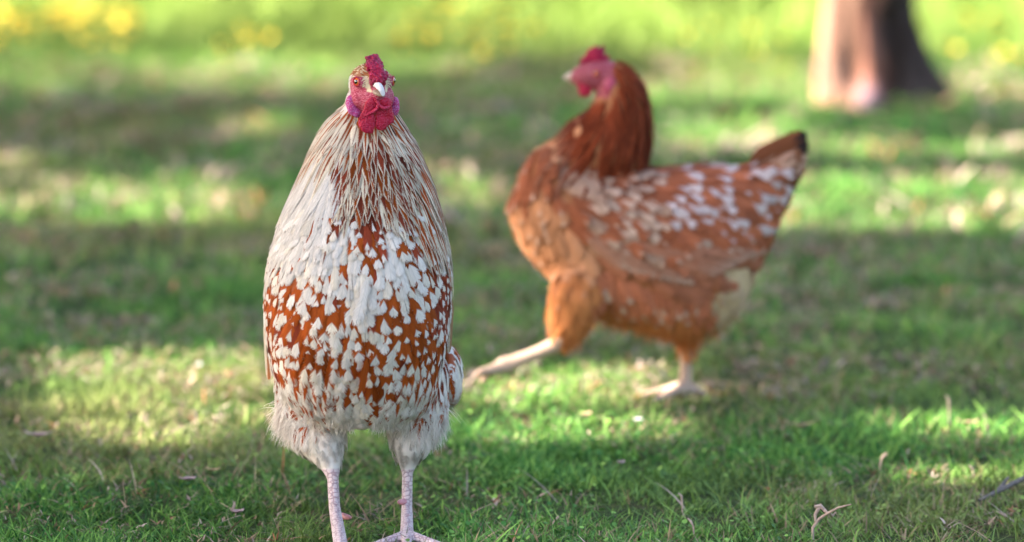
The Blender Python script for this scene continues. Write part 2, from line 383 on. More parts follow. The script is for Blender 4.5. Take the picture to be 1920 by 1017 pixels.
def rooster_body():
    bm = Solid(); rings = []
    T = [ # py, left, right, front, back (m)
        (186, 655, 738, .030, .045), (200, 640, 743, .026, .055), (225, 612, 756, .031, .062), (253, 592, 772, .041, .07), (296, 572, 794, .062, .085),
        (340, 553, 811, .074, .11), (366, 541, 820, .080, .14), (396, 528, 827, .088, .18), (445, 513, 838, .100, .24),
        (480, 503, 845, .106, .265), (509, 497, 848, .110, .27), (560, 494, 847, .113, .27), (600, 495, 845, .112, .26),
        (646, 499, 838, .105, .24), (690, 508, 830, .092, .21), (730, 524, 822, .076, .17), (765, 552, 802, .058, .12), (792, 600, 762, .036, .08)]
    for py, l, r, f, bk in T:
        a = W(l + 5, py, .0); b_ = W(r - 5, py, .0); cx = (a.x + b_.x) / 2; hw = (b_.x - a.x) / 2; z = a.z; ring = []
        for k in range(40):
            t = 2 * math.pi * k / 40; c, s = math.cos(t), math.sin(t); d = bk if s > 0 else f; e = .85 if s < 0 else 1.15
            ring.append((cx + hw * math.copysign(abs(c) ** e, c), d * math.copysign(abs(s) ** (.95 if s < 0 else 1), s), z))
        rings.append(ring)
    loft(bm, rings)
    # head and throat
    blob(bm, HL(0, -.004, 0), (.0225, .034, .0235), HROT); blob(bm, HL(0, .010, -.012), (.0185, .024, .020), HROT)
    blob(bm, HL(0, -.012, -.022), (.024, .03, .024), HROT); blob(bm, HL(0, .022, -.006), (.0095, .017, .0105), HROT)
    for s in (-1, 1): blob(bm, HL(s * .0165, .010, .006), (.006, .012, .009), HROT); blob(bm, HL(s * .017, .004, -.013), (.008, .014, .012), HROT)
    # thighs
    chain(bm, [(W(577, 700, .03), .037), (W(585, 770, .03), .038), (W(597, 810, .02), .032), (W(612, 845, .0), .0205), (W(620, 872, -.01), .0115), (W(624, 893, -.02), .0072)], 3)
    chain(bm, [(W(788, 700, .03), .031), (W(781, 770, .03), .033), (W(774, 800, .03), .029), (W(768, 835, .02), .0200), (W(765, 862, .02), .0115), (W(764, 884, .02), .0068)], 3)
    blob(bm, W(841, 702, .10), (.014, .05, .034))
    # shanks and toes
    def foot(ank, heel, toes, r):
        chain(bm, [(ank[0], r), (ank[1], r * 1.0), (heel, r * 1.25)], 2, .4)
        for pts in toes: chain(bm, [(heel, r * 1.05)] + pts, 2, .4)
    zl = .006
    hl = G(640, 1030, .012); x, y = hl.x, hl.y
    foot((W(624, 893, -.02), W(627, 950, -.045)), hl, [[((x - .022, y - .03, .008), .0065), ((x - .038, y - .052, .005), .0045)], [((x + .002, y - .035, .008), .0065), ((x + .004, y - .066, .005), .0045)],
        [((x + .024, y - .024, .008), .006), ((x + .042, y - .04, .005), .0042)], [((x + .004, y + .02, .008), .0055), ((x + .006, y + .032, .005), .004)]], .0070)
    hr = W(763, 985, .0); hr = G(763, 1003, .014); x, y = hr.x, hr.y
    foot((W(764, 884, .02), W(763, 950, .01)), hr, [[((x - .022, y - .024, .009), .0062), ((x - .045, y - .046, .006), .0045)], [((x + .0, y - .035, .009), .0065), ((x + .0, y - .068, .006), .0045)],
        [((x + .024, y - .024, .009), .0062), ((x + .046, y - .044, .006), .0045)], [((x - .003, y + .02, .009), .0055), ((x - .004, y + .036, .005), .004)]], .0066)
    me = remesh(bm, .0019, 4)
    co = co_of(me).astype(float); px, py = proj_np(co); L = (co - np.array(HC)) @ np.array(Matrix((HR, HF, HU)).transposed())
    n = len(co); col = np.tile(WHITE * .92, (n, 1)); msk = np.zeros((n, 3))
    # under-plumage
    k = fnoise(co[:, 0] * 160, co[:, 2] * 110 + co[:, 1] * 60, 4)
    sp = (py > 520) & (py < 740) & (k > .5); col[sp] = RUST * .8
    # face
    r, f, u = L[:, 0], L[:, 1], L[:, 2]
    face = (f > -.012 + np.abs(u) * .2) & (u > -.030) & (np.abs(r) < .04) & (py < 225)
    fc = np.array((.46, .028, .085)) * (0.75 + .5 * fnoise(co[:, 0] * 500, co[:, 2] * 700, 8))[:, None]
    col[face] = fc[face]; msk[face, 1] = 1
    # cream feathered stripe between comb and eye, running down in front of the eye
    st = face & (u > -.004) & (np.abs(np.abs(r) - (.0118 - .12 * np.clip(-u + .012, 0, .02))) < .0020) & (f < .03)
    col[st] = (CREAM * 1.0 + .05) * .95; msk[st, 1] = .25
    cr = (u > .012) & (np.abs(r) > .006) & (py < 150); col[cr] = np.array((.42, .17, .07)); msk[cr, 1] = 0
    legs = (py > 880) | (co[:, 2] < W(764, 884, .0).z - .000)
    lc = np.array((.60, .47, .48)) * (.85 + .3 * fnoise(co[:, 0] * 150, co[:, 2] * 90, 12))[:, None]
    col[legs] = lc[legs]; msk[legs, 0] = 1
    vattr(me, "col", col); vattr(me, "msk", msk)
    return me
rb_me = rooster_body(); rb = link("body", rb_me, M_SKIN, rooster); rb_bvh = bvh_of(rb_me)
def on_body(px, py, bvh=None):
    h = (bvh or rb_bvh).ray_cast(CAM, ray(px, py)); return h[0], h[1]

M_COMB = mat_flesh("comb_flesh", (.42, .006, .038), (.22, .004, .04), 1.0, 230, (.60, .06, .16), .003)
M_WATTLE = mat_flesh("wattle_flesh", (.36, .004, .020), (.46, .008, .045), .9, 380, (.55, .07, .14))
M_FOLD = mat_flesh('wattle_fold_flesh', (.50, .02, .07), (.40, .008, .03), .7, 380)
M_LOBE = mat_flesh("earlobe_flesh", (.46, .02, .11), (.45, .06, .26), .5, 450, (.62, .45, .75))
M_BEAK = mat_plain("beak_horn", (.66, .60, .62), .35, .5, 90, .06)
M_BEAKD = mat_plain("lower_beak_horn", (.36, .24, .18), .45, .4, 250, .45)
M_IRIS = mat_plain("iris_orange", (.62, .12, .012), .12, .8, 500, .35, coat=1)
M_PUP = mat_plain("pupil_black", (.004, .004, .004), .05, .9, coat=1)
M_DARKN = mat_plain("nostril_dark", (.06, .02, .03), .7)

def make_comb():
    bm = Solid(); R_ = random.Random(3)
    spine = [(712, 153, .033, 4.5), (711, 147, .030, 6.5), (709, 140, .026, 9.5), (706, 133, .022, 10.5), (704, 126, .016, 9.5), (702, 119, .010, 7.8), (701, 113, .006, 7.0), (699, 110, .004, 6.5)]
    for px, py, f, r in spine: blob(bm, Hd(px, py, f), (r * .00076, .008, r * .0007), HROT, 2)
    for i in range(230):   # knobbly bead-like points of a rose comb
        k = R_.random() * (len(spine) - 1); j = int(k); t = k - j; a = spine[j]; b_ = spine[j + 1]; px = a[0] + (b_[0] - a[0]) * t; py = a[1] + (b_[1] - a[1]) * t; f = a[2] + (b_[2] - a[2]) * t; r = a[3] + (b_[3] - a[3]) * t
        an = R_.uniform(0, 2 * math.pi); q = R_.uniform(.5, 1.25)
        blob(bm, Hd(px + math.cos(an) * r * 1.55 * q, py - math.sin(an) * r * .9 * q, f + R_.uniform(-.004, .009) * (1.2 - q)), R_.uniform(.0016, .0030), sub=2)
    return remesh(bm, .0008, 1, .3)
link("comb", make_comb(), M_COMB, rooster)

def make_beak():
    # upper mandible: hooked cone lofted along a curve
    pts = [((703, 158), .028, .0044, .0050), ((708, 161), .036, .0041, .0054), ((712, 165), .042, .0036, .0052), ((715.5, 170), .0465, .0030, .0046), ((718, 176), .048, .0025, .0036), ((719, 181), .0475, .0008, .0012)]
    bm = Solid(); rings = []
    for (p, f, rx, rz) in pts:
        c = Hd(p[0], p[1], f); rings.append([tuple(c + HR * (rx * math.cos(a)) + HU * (rz * math.sin(a) * (1 if math.sin(a) > 0 else .55))) for a in [2 * math.pi * k / 20 for k in range(20)]])
    loft(bm, rings); me = bpy.data.meshes.new("beak"); bm.to_mesh(me); bm.free()
    me.polygons.foreach_set("use_smooth", np.ones(len(me.polygons), bool)); ob = link("beak", me, M_BEAK, rooster)
    bm = Solid(); rings = []
    for (p, f, rx, rz) in [((701, 170), .022, .0058, .0045), ((705, 172.5), .030, .0048, .0038), ((709, 175), .037, .0045, .0032), ((714, 178), .042, .0030, .0022), ((716, 180), .044, .0008, .0008)]:
        c = Hd(p[0], p[1], f); rings.append([tuple(c + HR * (rx * math.cos(a)) + HU * (rz * math.sin(a))) for a in [2 * math.pi * k / 16 for k in range(16)]])
    loft(bm, rings); me = bpy.data.meshes.new("lower_beak"); bm.to_mesh(me); bm.free()
    me.polygons.foreach_set("use_smooth", np.ones(len(me.polygons), bool)); link("lower_beak", me, M_BEAKD, ob)
    bm = Solid(); chain(bm, [(Hd(698, 158, .030), .0028), (Hd(703, 151.5, .034), .0034), (Hd(710, 150, .037), .0038), (Hd(717, 152, .034), .0032), (Hd(720, 157, .031), .0026)], 2)
    link("cere", remesh(bm, .0008, 2), M_COMB, ob)
    bm = Solid(); blob(bm, Hd(700.5, 157.5, .0335), (.0011, .002, .0017), HROT, 2); me = bpy.data.meshes.new("nostril"); bm.to_mesh(me); bm.free(); link("nostril", me, M_DARKN, ob)
make_beak()

def make_eye(loc, n, parent, r=.0052):
    n = Vector(n).normalized(); c = Vector(loc) - n * r * .62
    bm = Solid(); blob(bm, c, r, sub=4); me = bpy.data.meshes.new("eye"); bm.to_mesh(me); bm.free(); me.polygons.foreach_set("use_smooth", np.ones(len(me.polygons), bool))
    e = link("eye", me, M_IRIS, parent); bm = Solid()
    q = n.to_track_quat('Z', 'Y').to_matrix(); blob(bm, c + n * r * .80, (r * .52, r * .52, r * .27), q, 3)
    me = bpy.data.meshes.new("pupil"); bm.to_mesh(me); bm.free(); me.polygons.foreach_set("use_smooth", np.ones(len(me.polygons), bool)); link("pupil", me, M_PUP, e)
    bm = Solid(); s = q.col[0]; t = q.col[1]   # eyelid ring
    ring = [(c + n * r * .55 + (s * math.cos(a) * 1.0 + t * math.sin(a) * 1.0) * r * .98, r * .22) for a in [2 * math.pi * k / 20 for k in range(21)]]
    chain(bm, ring, 1, .8); link("eyelid", remesh(bm, .0006, 2), M_WATTLE, e)
p, n = on_body(668.5, 153.5); 
if p is None: p, n = HL(-.0225, .010, .004), -HR
loc = (p - HC); er, ef, eu = loc.dot(HR), loc.dot(HF), loc.dot(HU); nr, nf, nu = n.dot(HR), n.dot(HF), n.dot(HU)
make_eye(p, HR * (min(nr, -.78)) + HF * .55 + HU * .05, rooster)
h = rb_bvh.find_nearest(HL(-er, ef, eu)); make_eye(h[0], HR * .85 + HF * .5, rooster)

def wattle(pts, name, mat, vox=.0010, parent=None, sm=5):
    bm = Solid()
    for (px, py, f, rx, rf, rz, tw) in pts:
        blob(bm, Hd(px, py, f), (rx, rf, rz), HROT @ Matrix.Rotation(tw, 3, 'Y'), 3)
    return link(name, remesh(bm, vox, sm), mat, parent or rooster)
# folded skin flaps: an upper curled lip over a lower hanging lobe
wattle([(699, 184, .026, .0050, .0045, .0085, .5), (695, 198, .033, .0072, .0040, .0105, .5), (686, 212, .033, .0046, .0032, .0140, .45), (688, 226, .034, .0098, .0022, .0120, .1),
        (689, 237, .036, .0088, .0020, .0085, 0), (680, 227, .033, .0050, .0024, .0085, .3), (696, 232, .035, .0050, .0022, .0120, 0)], "wattle", M_WATTLE)
wattle([(714, 183, .026, .0060, .0050, .0065, -.4), (722, 193, .033, .0092, .0042, .0062, .1), (723, 206, .031, .0085, .0024, .0085, -.1), (721, 220, .033, .0105, .0020, .0115, -.2),
        (715, 233, .035, .0078, .0018, .0080, -.4), (731, 215, .031, .0045, .0026, .0115, -.3), (708, 218, .033, .0030, .0024, .0150, .05)], "wattle", M_WATTLE)
for nm_, ch_ in (('l', [(704, 187, .036, 1.9), (709, 195, .038, 2.1), (707, 204, .038, 2.1), (699, 210, .037, 2.0), (689, 215, .036, 1.8), (679, 219, .034, 1.5)]), ('r', [(708, 190, .036, 1.7), (711, 198, .038, 2.0), (719, 203, .039, 2.2), (728, 202, .037, 2.0), (733, 196, .034, 1.6)])):
    bm = Solid(); chain(bm, [(Hd(a, c, d), r * .00095) for a, c, d, r in ch_], 2); link('wattle_fold', remesh(bm, .0007, 3), M_FOLD, rooster)
wattle([(656, 192, .004, .0050, .0050, .0085, .1), (661, 204, .006, .0062, .0050, .0085, -.35), (669, 212, .008, .0050, .0040, .0060, -.6)], "earlobe", M_LOBE)
wattle([(741, 194, .002, .0048, .0050, .0080, -.1), (740, 205, .002, .0055, .0050, .0085, .2)], "earlobe", M_LOBE)
def spur(a, b_, r):
    bm = Solid(); chain(bm, [(a, r), (a.lerp(b_, .7), r * .8), (b_, r * .45)], 2); link("spur", remesh(bm, .0009, 2), mat_plain("spur_horn", (.50, .22, .24), .5, .3, 150, .3), rooster)
spur(W(641, 968, -.035), W(657, 971, -.05), .0042); spur(W(757, 941, .005), W(747, 942, -.005), .0040)

# ---- plumage
XC = W(675, 600, 0).x
def xf(P):   # lateral position in the bird, -1..1
    return (P[:, 0] - XC) / .112
def jit(c, s=.08): return np.clip(np.array(c) * (1 + rng.normal(0, s)), 0, .85)
def face_region(P):
    L = (P - np.array(HC)) @ np.array(Matrix((HR, HF, HU)).transposed()); return L
# breast and body feathers: rust with white fan-shaped tips
def reg(Cn, N):
    px, py = proj_np(Cn); return (py > 385) & (py < 800) & ~((px < 520 + 0 * py) & (py > 740))
P, N = scatter(rb_me, 30000, reg, lambda P: .0086 - .0006 * (proj_np(P)[1] < 560))
px, py = proj_np(P)
bf = Plumes(); wl = Plumes(); wr = Plumes(); th = [Plumes(), Plumes()]
mott = fnoise(px / 34, py / 40, 21); mott2 = fnoise(px / 16, py / 22, 22)
for i in range(len(P)):
    x, y = px[i], py[i]; n = N[i]; front = n[1] < .35; lat = (x - 675) / 185
    side = abs(n[0]) > .55 or not front
    zz = rng.uniform(.72, 1.22); L, Wd = .034 * zz, .0182 * zz * rng.uniform(.8, 1.15)
    t = np.array((.30 * lat, .12 + (.55 if side else 0), -1.0)) + rng.normal(0, .10, 3)
    m = mott[i]
    if y > 640: t = np.array((.45 * (x - 690) / 150 if y < 700 else .25 * lat, .1, -1)) + rng.normal(0, .10, 3)
    if y > 640 and rng.random() < .3: L *= 1.3
    # how white: the bib is nearly all white, the flanks rust
    white = .42 * np.exp(-((y - 480 + 10 * abs(lat)) / 58) ** 2) + .22 * np.exp(-((x - 655) / 38) ** 2 - ((y - 590) / 60) ** 2) + .80 * (m - .5) + .95 * (mott2[i] - .5) + .10
    white -= .50 * np.exp(-((x - 688 - (y - 400) * .12) / 22) ** 2 - ((y - 440) / 75) ** 2) + .55 * max(0, min(1, (530 - x) / 30)) * (y > 470) + .6 * max(0, min(1, (x - 790) / 30)) * (y > 460)
    white -= .26 * np.exp(-((y - 590) / 60) ** 2) * min(1, abs(lat) * 1.4)
    if x < 600 and y < 470: white += .5
    if y < 432 and abs(x - 690) > 26: white += .32
    if x > 838 and y > 640: white += 1.2
    if y > 725: white += .5 * min(1, (y - 725) / 50) - .7 * np.exp(-((x - 590) / 32) ** 2 - ((y - 735) / 50) ** 2) - .6 * np.exp(-((x - 775) / 32) ** 2 - ((y - 720) / 50) ** 2)
    if y > 790: white += .7
    v0 = .58 - .42 * np.clip(white, -.25, 1.0) + rng.normal(0, .09); sl = 2.6 + rng.normal(0, .6) + 1.5 * max(0, white)
    if white > .42 and rng.random() < .8: v0 = -1; sl = 9
    A = jit(RUST, .16) if rng.random() > .12 else jit(DRUST * 1.5, .2)
    if (x > 800 and y < 600) or (y < 425 and rng.random() < .7): A = jit(DRUST * 1.3, .2)
    B = jit(WHITE if rng.random() < .8 else WHITE * .75 + CREAM * .25, .06)
    if y < 560: L *= .9; Wd *= .85
    if v0 < 0 and rng.random() < .10: A = B; B = np.array((.16, .12, .11)); v0 = .55; sl = .14
    fray = .5
    tgt = bf
    if side and abs(lat) > .72 and 455 < y < 700 and P[i][1] > -.03 and not (x > 836 and y > 635):
        tgt = wl if lat < 0 else wr; L, Wd = .050 * rng.uniform(.8, 1.1), .0165; t = np.array((.10 * lat * (-1 if y > 600 else .3), .25, -1)) + rng.normal(0, .06, 3)
        v0 = .40 + rng.normal(0, .1); sl = 1.6
        if lat > 0: A = jit(DRUST * 1.2, .2)
    elif y > 655 and abs(lat) > .25:
        tgt = th[0 if lat < 0 else 1]; L *= 1.25; fray = .7
        if y > 700: Wd *= 1.05
    tgt.add(P[i], n, t, L, Wd, A, B, (v0, sl, fray, rng.random()), rb_bvh, lift=(.0004, .0032), curl=rng.uniform(-.0012, .0018), roll=rng.normal(0, .10))
# a long rust feather hanging loose at the middle of the belly, white at its tip
p_, n_ = on_body(686, 668); bf.add(p_ + n_ * .004, n_, (-.16, -.1, -1), .050, .014, RUST * 1.1, WHITE, (.80, 4, .3, .3), None, lift=(.002, .006), roll=.7)
p_, n_ = on_body(690, 520); bf.add(p_ + n_ * .003, n_, (-.25, -.1, -1), .060, .018, WHITE, WHITE, (-1, 9, .7, .6), None, lift=(.001, .003))
bf.build("breast_plumage", M_F, rooster)
# wing tips: dark flight feathers pointing down
for s, pl in ((-1, wl), (1, wr)):
    for k in range(7):
        x0 = (498 + k * 3.0) if s < 0 else (846 - k * 2.5); y0 = 560 + k * 6
        q = W(x0, y0, .04 + .012 * k); h = rb_bvh.find_nearest(q)
        pl.add(h[0] + h[1] * .003, h[1], (.02 * s * -1 + .06 * (-s), .12, -1), .085 - .004 * k if s < 0 else .065, .015, (jit(CREAM * .8) if k < 3 else jit((.09, .04, .025))), WHITE * .9, (.55 if k < 3 else 2, 1.4, .15, rng.random()), rb_bvh, lift=(.002, .004), shape='long', maxoff=.01)
for k in range(5):
    a = W(500 + k * 4.0, 598 + k * 7, .01 + .01 * k); e = W(512 + k * 2.0, 712 - k * 9, .01 + .012 * k)
    wl.add(a, (-.6, -.8, 0), e - a, (e - a).length, .012, jit((.62, .50, .38)) if k < 2 else jit((.09, .045, .03)), jit((.40, .14, .05)) if k < 2 else (.14, .07, .04), (.2, .5, .1, rng.random()), None, lift=(.002, .003), shape='long')
    a = W(845 - k * 2.5, 560 + k * 9, .01 + .01 * k); e = W(834 - k * 1.5, 662 - k * 5, .01 + .012 * k)
    wr.add(a, (.6, -.8, 0), e - a, (e - a).length, .010, jit((.30, .17, .09)) if k < 2 else jit((.10, .05, .03)), (.5, .4, .3), (.2, .3, .1, rng.random()), None, lift=(.002, .003), shape='long')
wl.build("wing", M_F, rooster); wr.build("wing", M_F, rooster)

# hackle: long pointed neck feathers
def reg(Cn, N):
    px, py = proj_np(Cn); L = face_region(Cn); hw = np.abs(px - (690 - (py - 200) * .06)) / (60 + (py - 200).clip(0, 300) * .55)
    lim = 348 + np.where(px < 690, 120, 95) * np.clip(hw, 0, 1) ** 1.3 + (N[:, 1] > .3) * 20
    facem = (L[:, 1] > -.020) & (L[:, 2] > -.029) & (np.abs(L[:, 0]) < .045)
    return (py > 124) & (py < lim) & ~facem
P, N = scatter(rb_me, 30000, reg, lambda P: .0042 + .0022 * (proj_np(P)[1] > 240) * (np.abs(proj_np(P)[0] - 700) > 60))
px, py = proj_np(P); hk = Plumes(); m1 = fnoise(px / 40, py / 60, 31)
order = np.argsort(-py)
for i in order:
    x, y = px[i], py[i]; n = N[i]; cx = 690 - (y - 200) * .06; lat = (x - cx) / (60 + max(0, y - 200) * .55); lat = float(np.clip(lat, -1.2, 1.2))
    L = .030 + .055 * np.clip((y - 150) / 130, 0, 1); L *= rng.uniform(.85, 1.1); Wd = (.0070 + .003 * np.clip((y - 200) / 150, 0, 1)) * rng.uniform(.95, 1.65)
    t = np.array((.55 * lat, .10 if n[1] < 0 else .5, -1)) + rng.normal(0, .045, 3)
    cen = np.exp(-((x - 700) / 62) ** 2)
    A = jit(WHITE * .5 + CREAM * .5, .08)
    if lat < -.25 and y > 270: A = jit(WHITE * (.95) + .02, .05)
    elif lat < -.25: A = jit(WHITE * .55 + CREAM * .42, .06)
    if lat > .25: A = jit(WHITE * .5 + CREAM * .5, .06)
    Bc = jit(RUST * .75 + DRUST * .25, .2) if rng.random() > .3 * cen + .1 else jit(DRUST, .2)
    A = A * (rng.uniform(.6, 1.05) if cen > .5 else rng.uniform(.85, 1.05))
    v0 = 1.0; sl = -1.1
    if cen > .45 and y > 225: L *= .62; Wd *= 1.2; sl = -1.15 if cen > .6 else -1.0; Bc = jit(DRUST * .95 if rng.random() < .65 else RUST * .65, .2)
    if rng.random() < (.8 - .8 * cen if lat < 0 else .35 - .35 * cen): sl = -.38
    if lat < -.3 and y > 265: 
        if rng.random() < .93: sl = 1.0; v0 = 2.0
    elif abs(lat) > .8 and y > 330: sl = -.25
    if y < 235 and sl < -.5: sl = -.6
    if lat < -.2 and y < 268: sl = -.42 if rng.random() < .7 else -.1
    if cen > .5 and m1[i] > .62: sl = -.3
    hk.add(P[i], n, t, L, Wd, A, Bc, (v0, sl, .08, rng.random()), rb_bvh, lift=(.0006, .0038 if lat > -.3 else .0028), curl=rng.uniform(-.001, .002 if lat > -.3 else .0008), shape='point', roll=rng.normal(0, .11 if lat > -.3 else .08))
hk.build("hackle", M_F, rooster)

# small feathers on crown and cheeks
def reg(Cn, N):
    L = face_region(Cn); px, py = proj_np(Cn)
    cheek = (L[:, 1] < .006) & (L[:, 1] > -.030) & (L[:, 2] > -.016) & (L[:, 2] < .03)
    stripe = (L[:, 2] > .002) & (np.abs(np.abs(L[:, 0]) - .0118) < .0028) & (L[:, 1] < .026)
    return (py < 185) & ((cheek & (L[:, 2] > .010)) | stripe | ((L[:, 1] < -.008) & (L[:, 2] < .012)))
P, N = scatter(rb_me, 6000, reg, lambda P: .0019); hd = Plumes(); L3 = face_region(P)
for i in range(len(P)):
    r, f, u = L3[i]; top = u > .012
    t = np.array(HF) * -.9 + np.array(HU) * (-.9 if not top else -.25) + rng.normal(0, .15, 3) + np.array(HR) * np.sign(r) * .2
    c = jit((.36, .13, .05) if (top and rng.random() < .6) else (CREAM * .8 + WHITE * .2), .14)
    if f < -.004 and u < .010: c = jit(WHITE * 1.05, .04)
    hd.add(P[i], N[i], t, .0052 * rng.uniform(.7, 1.3), .0022, c, WHITE, (2, 1, .5, rng.random()), None, lift=(.0001, .0014), shape='point')
hd.build("head_plumage", M_F, rooster)

# down on thighs
def down(me, region, n, rad, dirf, Lf, w, colf, name, parent, **kw):
    P, N = scatter(me, n, region, lambda P: rad); T = dirf(P, N); L = Lf(P); cols = colf(P)
    k = kw.pop('per', 5); P = np.repeat(P, k, 0) + rng.normal(0, rad * .5, (len(P) * k, 3)); N = np.repeat(N, k, 0); T = np.repeat(T, k, 0); L = np.repeat(L, k, 0); cols = np.repeat(cols, k, 0) * rng.uniform(.85, 1.1, (len(cols) * k, 1))
    V, F, c = strands(P, N, T, L, w, cols, **kw); m = mesh_np(name, V, F); vattr(m, "col", np.clip(c, 0, .85)); return link(name, m, M_DOWN, parent)
for s in (-1, 1):
    def reg(Cn, N, s=s):
        px, py = proj_np(Cn); lat = (px - 680) * s
        return (py > 738 + 24 * (lat < 145) + 44 * fnoise(px / 22, py / 200, 66)) & (py < 824) & (lat > 20) & ((lat > 95) | (py > 775))
    down(rb_me, reg, 9000, .0042, lambda P, N: np.stack([.35 * np.clip((proj_np(P)[0] - (585 if s < 0 else 775)) / 60, -1, 1) + .12 * s - (.45 if s < 0 else 0) * np.exp(-((proj_np(P)[1] - 770) / 30) ** 2) * (proj_np(P)[0] < 560), np.full(len(P), .05), np.full(len(P), -1.)], 1),
         lambda P: np.interp(proj_np(P)[1], [715, 770, 820, 862], [.028, .025, .014, .004]) * np.where(np.abs(proj_np(P)[0] - 680) < 80, .45, 1.0), .0009,
         lambda P: np.tile(WHITE * 1.16, (len(P), 1)), "down", rooster, droop=.25, spread=.36, per=7, grp=7, nout=.05)
# plumes of the outer thighs, rust streaked among white
for s, T_ in ((-1, th[0]), (1, th[1])):
    def reg(Cn, N, s=s):
        px, py = proj_np(Cn); lat = (px - 680) * s; return (py > 700) & (py < 860) & (lat > 40)
    P, N = scatter(rb_me, 6000, reg, lambda P: .0085); px, py = proj_np(P)
    for i in range(len(P)):
        x, y = px[i], py[i]; low = y > 805; out_ = (x - 680) * s > 100
        L = .034 if (out_ and not low) else (.014 if low else .026); Wd = .015 if not low else .009
        rusty = (y < 790) and (rng.random() < (.7 if abs(x - (578 if s < 0 else 815)) < 34 and y < 785 else .22)) and (x - 680) * s > 60
        if rusty: L *= 1.25
        c = jit(WHITE * 1.02, .05) if not low else jit(np.array((.50, .44, .39)) * (1 if s < 0 else .82), .07)
        t = np.array((.18 * s if out_ else .03 * s, .1, -1)) + rng.normal(0, .12, 3)
        T_.add(P[i], N[i], t, L * rng.uniform(.85, 1.15), Wd, c, jit(RUST) if rusty else c, ((.9, -1.1) if rusty else (2, 1)) + (.9, rng.random()), rb_bvh, lift=(.0003, .004 if not low else .0012), curl=rng.uniform(-.002, .003), maxoff=.012)
    T_.build("thigh_plumage", M_F, rooster)
# tail, carried low behind the body
tl = Plumes(); base = Vector((XC, .24, W(675, 430, .24).z))
for k in range(22):
    a = (k - 10.5) / 10.5
    tl.add(base + Vector((a * .02, rng.uniform(-.01, .02), -abs(a) * .02)), (a * .9, -.3, .6), (a * .16, .85, .45 - abs(a) * .3), .13, .024, jit((.30, .12, .05) if k % 3 else WHITE), jit(WHITE), (.6, 1.5, .2, rng.random()), None, lift=(.001, .004), curl=-.03, shape='long', roll=a * .5)
tl.build("tail", M_F, rooster)
# ------------------------------------------------------------------ HEN
YH = 1.15
hen = empty("hen", tuple(G(1287, 755)[:2]) + (0,))
tag(hen, "rust-brown hen with dark neck striding to the left with one foot raised", "hen")
def HW(px, py, dy=0.0): return W(px, py, YH + dy)
SH = 1415.0
hbm = Solid(); rings = []
TH = [ # px, top, bottom, half width (px)
    (958, 378, 408, 14), (968, 345, 435, 34), (985, 308, 470, 56), (1010, 275, 500, 78), (1040, 262, 528, 96), (1075, 270, 568, 110), (1110, 290, 594, 118),
    (1150, 304, 606, 123), (1200, 312, 618, 126), (1250, 312, 636, 124), (1300, 308, 640, 116), (1345, 308, 622, 100), (1380, 310, 596, 84), (1410, 306, 530, 62), (1435, 296, 470, 46), (1460, 284, 410, 32), (1480, 274, 368, 22), (1500, 268, 330, 12)]
for x, t, b_, hw in TH:
    a = HW(x, t + 6); d = HW(x, b_ - 6); c = (a + d) / 2; hz = (a.z - d.z) / 2
    rings.append([(a.x, YH + hw / SH * math.copysign(abs(math.sin(q)) ** .9, math.sin(q)), c.z + hz * math.copysign(abs(math.cos(q)) ** .9, math.cos(q))) for q in [2 * math.pi * k / 36 for k in range(36)]])
loft(hbm, rings)
r_ = lambda p: p / SH
chain(hbm, [(HW(1085, 335), r_(80)), (HW(1130, 290), r_(84)), (HW(1155, 255), r_(66)), (HW(1163, 215), r_(57)), (HW(1164, 180), r_(46)), (HW(1154, 152), r_(37)), (HW(1136, 143), r_(31))], 3)
chain(hbm, [(HW(1136, 143), r_(31)), (HW(1112, 142), r_(28)), (HW(1092, 144), r_(21)), (HW(1080, 144), r_(13))], 3)
# raised front leg: drumstick, shank swung forward, toes together
Y1 = -.055
chain(hbm, [(HW(1110, 520, Y1 + .02), r_(62)), (HW(1080, 560, Y1), r_(48)), (HW(1068, 600, Y1), r_(37)), (HW(1058, 630, Y1), r_(24)), (HW(1046, 646, Y1), r_(14))], 3)
chain(hbm, [(HW(1046, 646, Y1), r_(16)), (HW(1005, 663, Y1), r_(13.5)), (HW(962, 680, Y1), r_(15)), (HW(945, 686, Y1), r_(18))], 2, .4)
for k, (ex, ey, dy) in enumerate([(894, 703, .0), (906, 713, .022), (901, 697, -.022)]):
    chain(hbm, [(HW(948, 686, Y1), r_(12)), (HW(922, 694, Y1 + dy * .6), r_(11)), (HW(ex, ey, Y1 + dy), r_(8))], 2, .4)
chain(hbm, [(HW(950, 690, Y1), r_(9)), (HW(962, 702, Y1 + .01), r_(6))], 2, .4)
# standing leg
gs = G(1284, 752); Y2 = gs.y - YH
chain(hbm, [(HW(1280, 575, Y2 - .02), r_(46)), (HW(1288, 622, Y2), r_(24)), (HW(1288, 650, Y2), r_(15)), (HW(1286, 690, Y2), r_(12.5)), (HW(1284, 738, Y2), r_(14))], 3)
gz = Vector((gs.x, gs.y, .014)); u_ = 1 / SH
for dx, dy, r0, r1 in ((-92, -.02, 9.5, 6), (-60, -.055, 9.5, 6), (-52, .045, 9, 6), (38, .01, 9, 6)):
    e = gz + Vector((dx * u_, dy, -.006)); chain(hbm, [(gz + Vector((0, 0, .006)), r_(13)), (gz.lerp(e, .5) + Vector((0, 0, .003)), r_(r0)), (e, r_(r1))], 2, .4)
hen_me = remesh(hbm, .0030, 5); co = co_of(hen_me).astype(float); px, py = proj_np(co); n = len(co)
col = np.tile(np.array((.34, .12, .045)), (n, 1)); msk = np.zeros((n, 3))
fc = (px < 1158) & (px > 1060) & (py < 184) & (py > 100) & (px < 1150 - .15 * (py - 140)); col[fc] = (.32, .016, .04); msk[fc, 1] = 1
legs = ((py > 652) & (px > 1200)) | ((px < 1052) & (py > 636)); col[legs] = (.54, .38, .29); msk[legs, 0] = .6
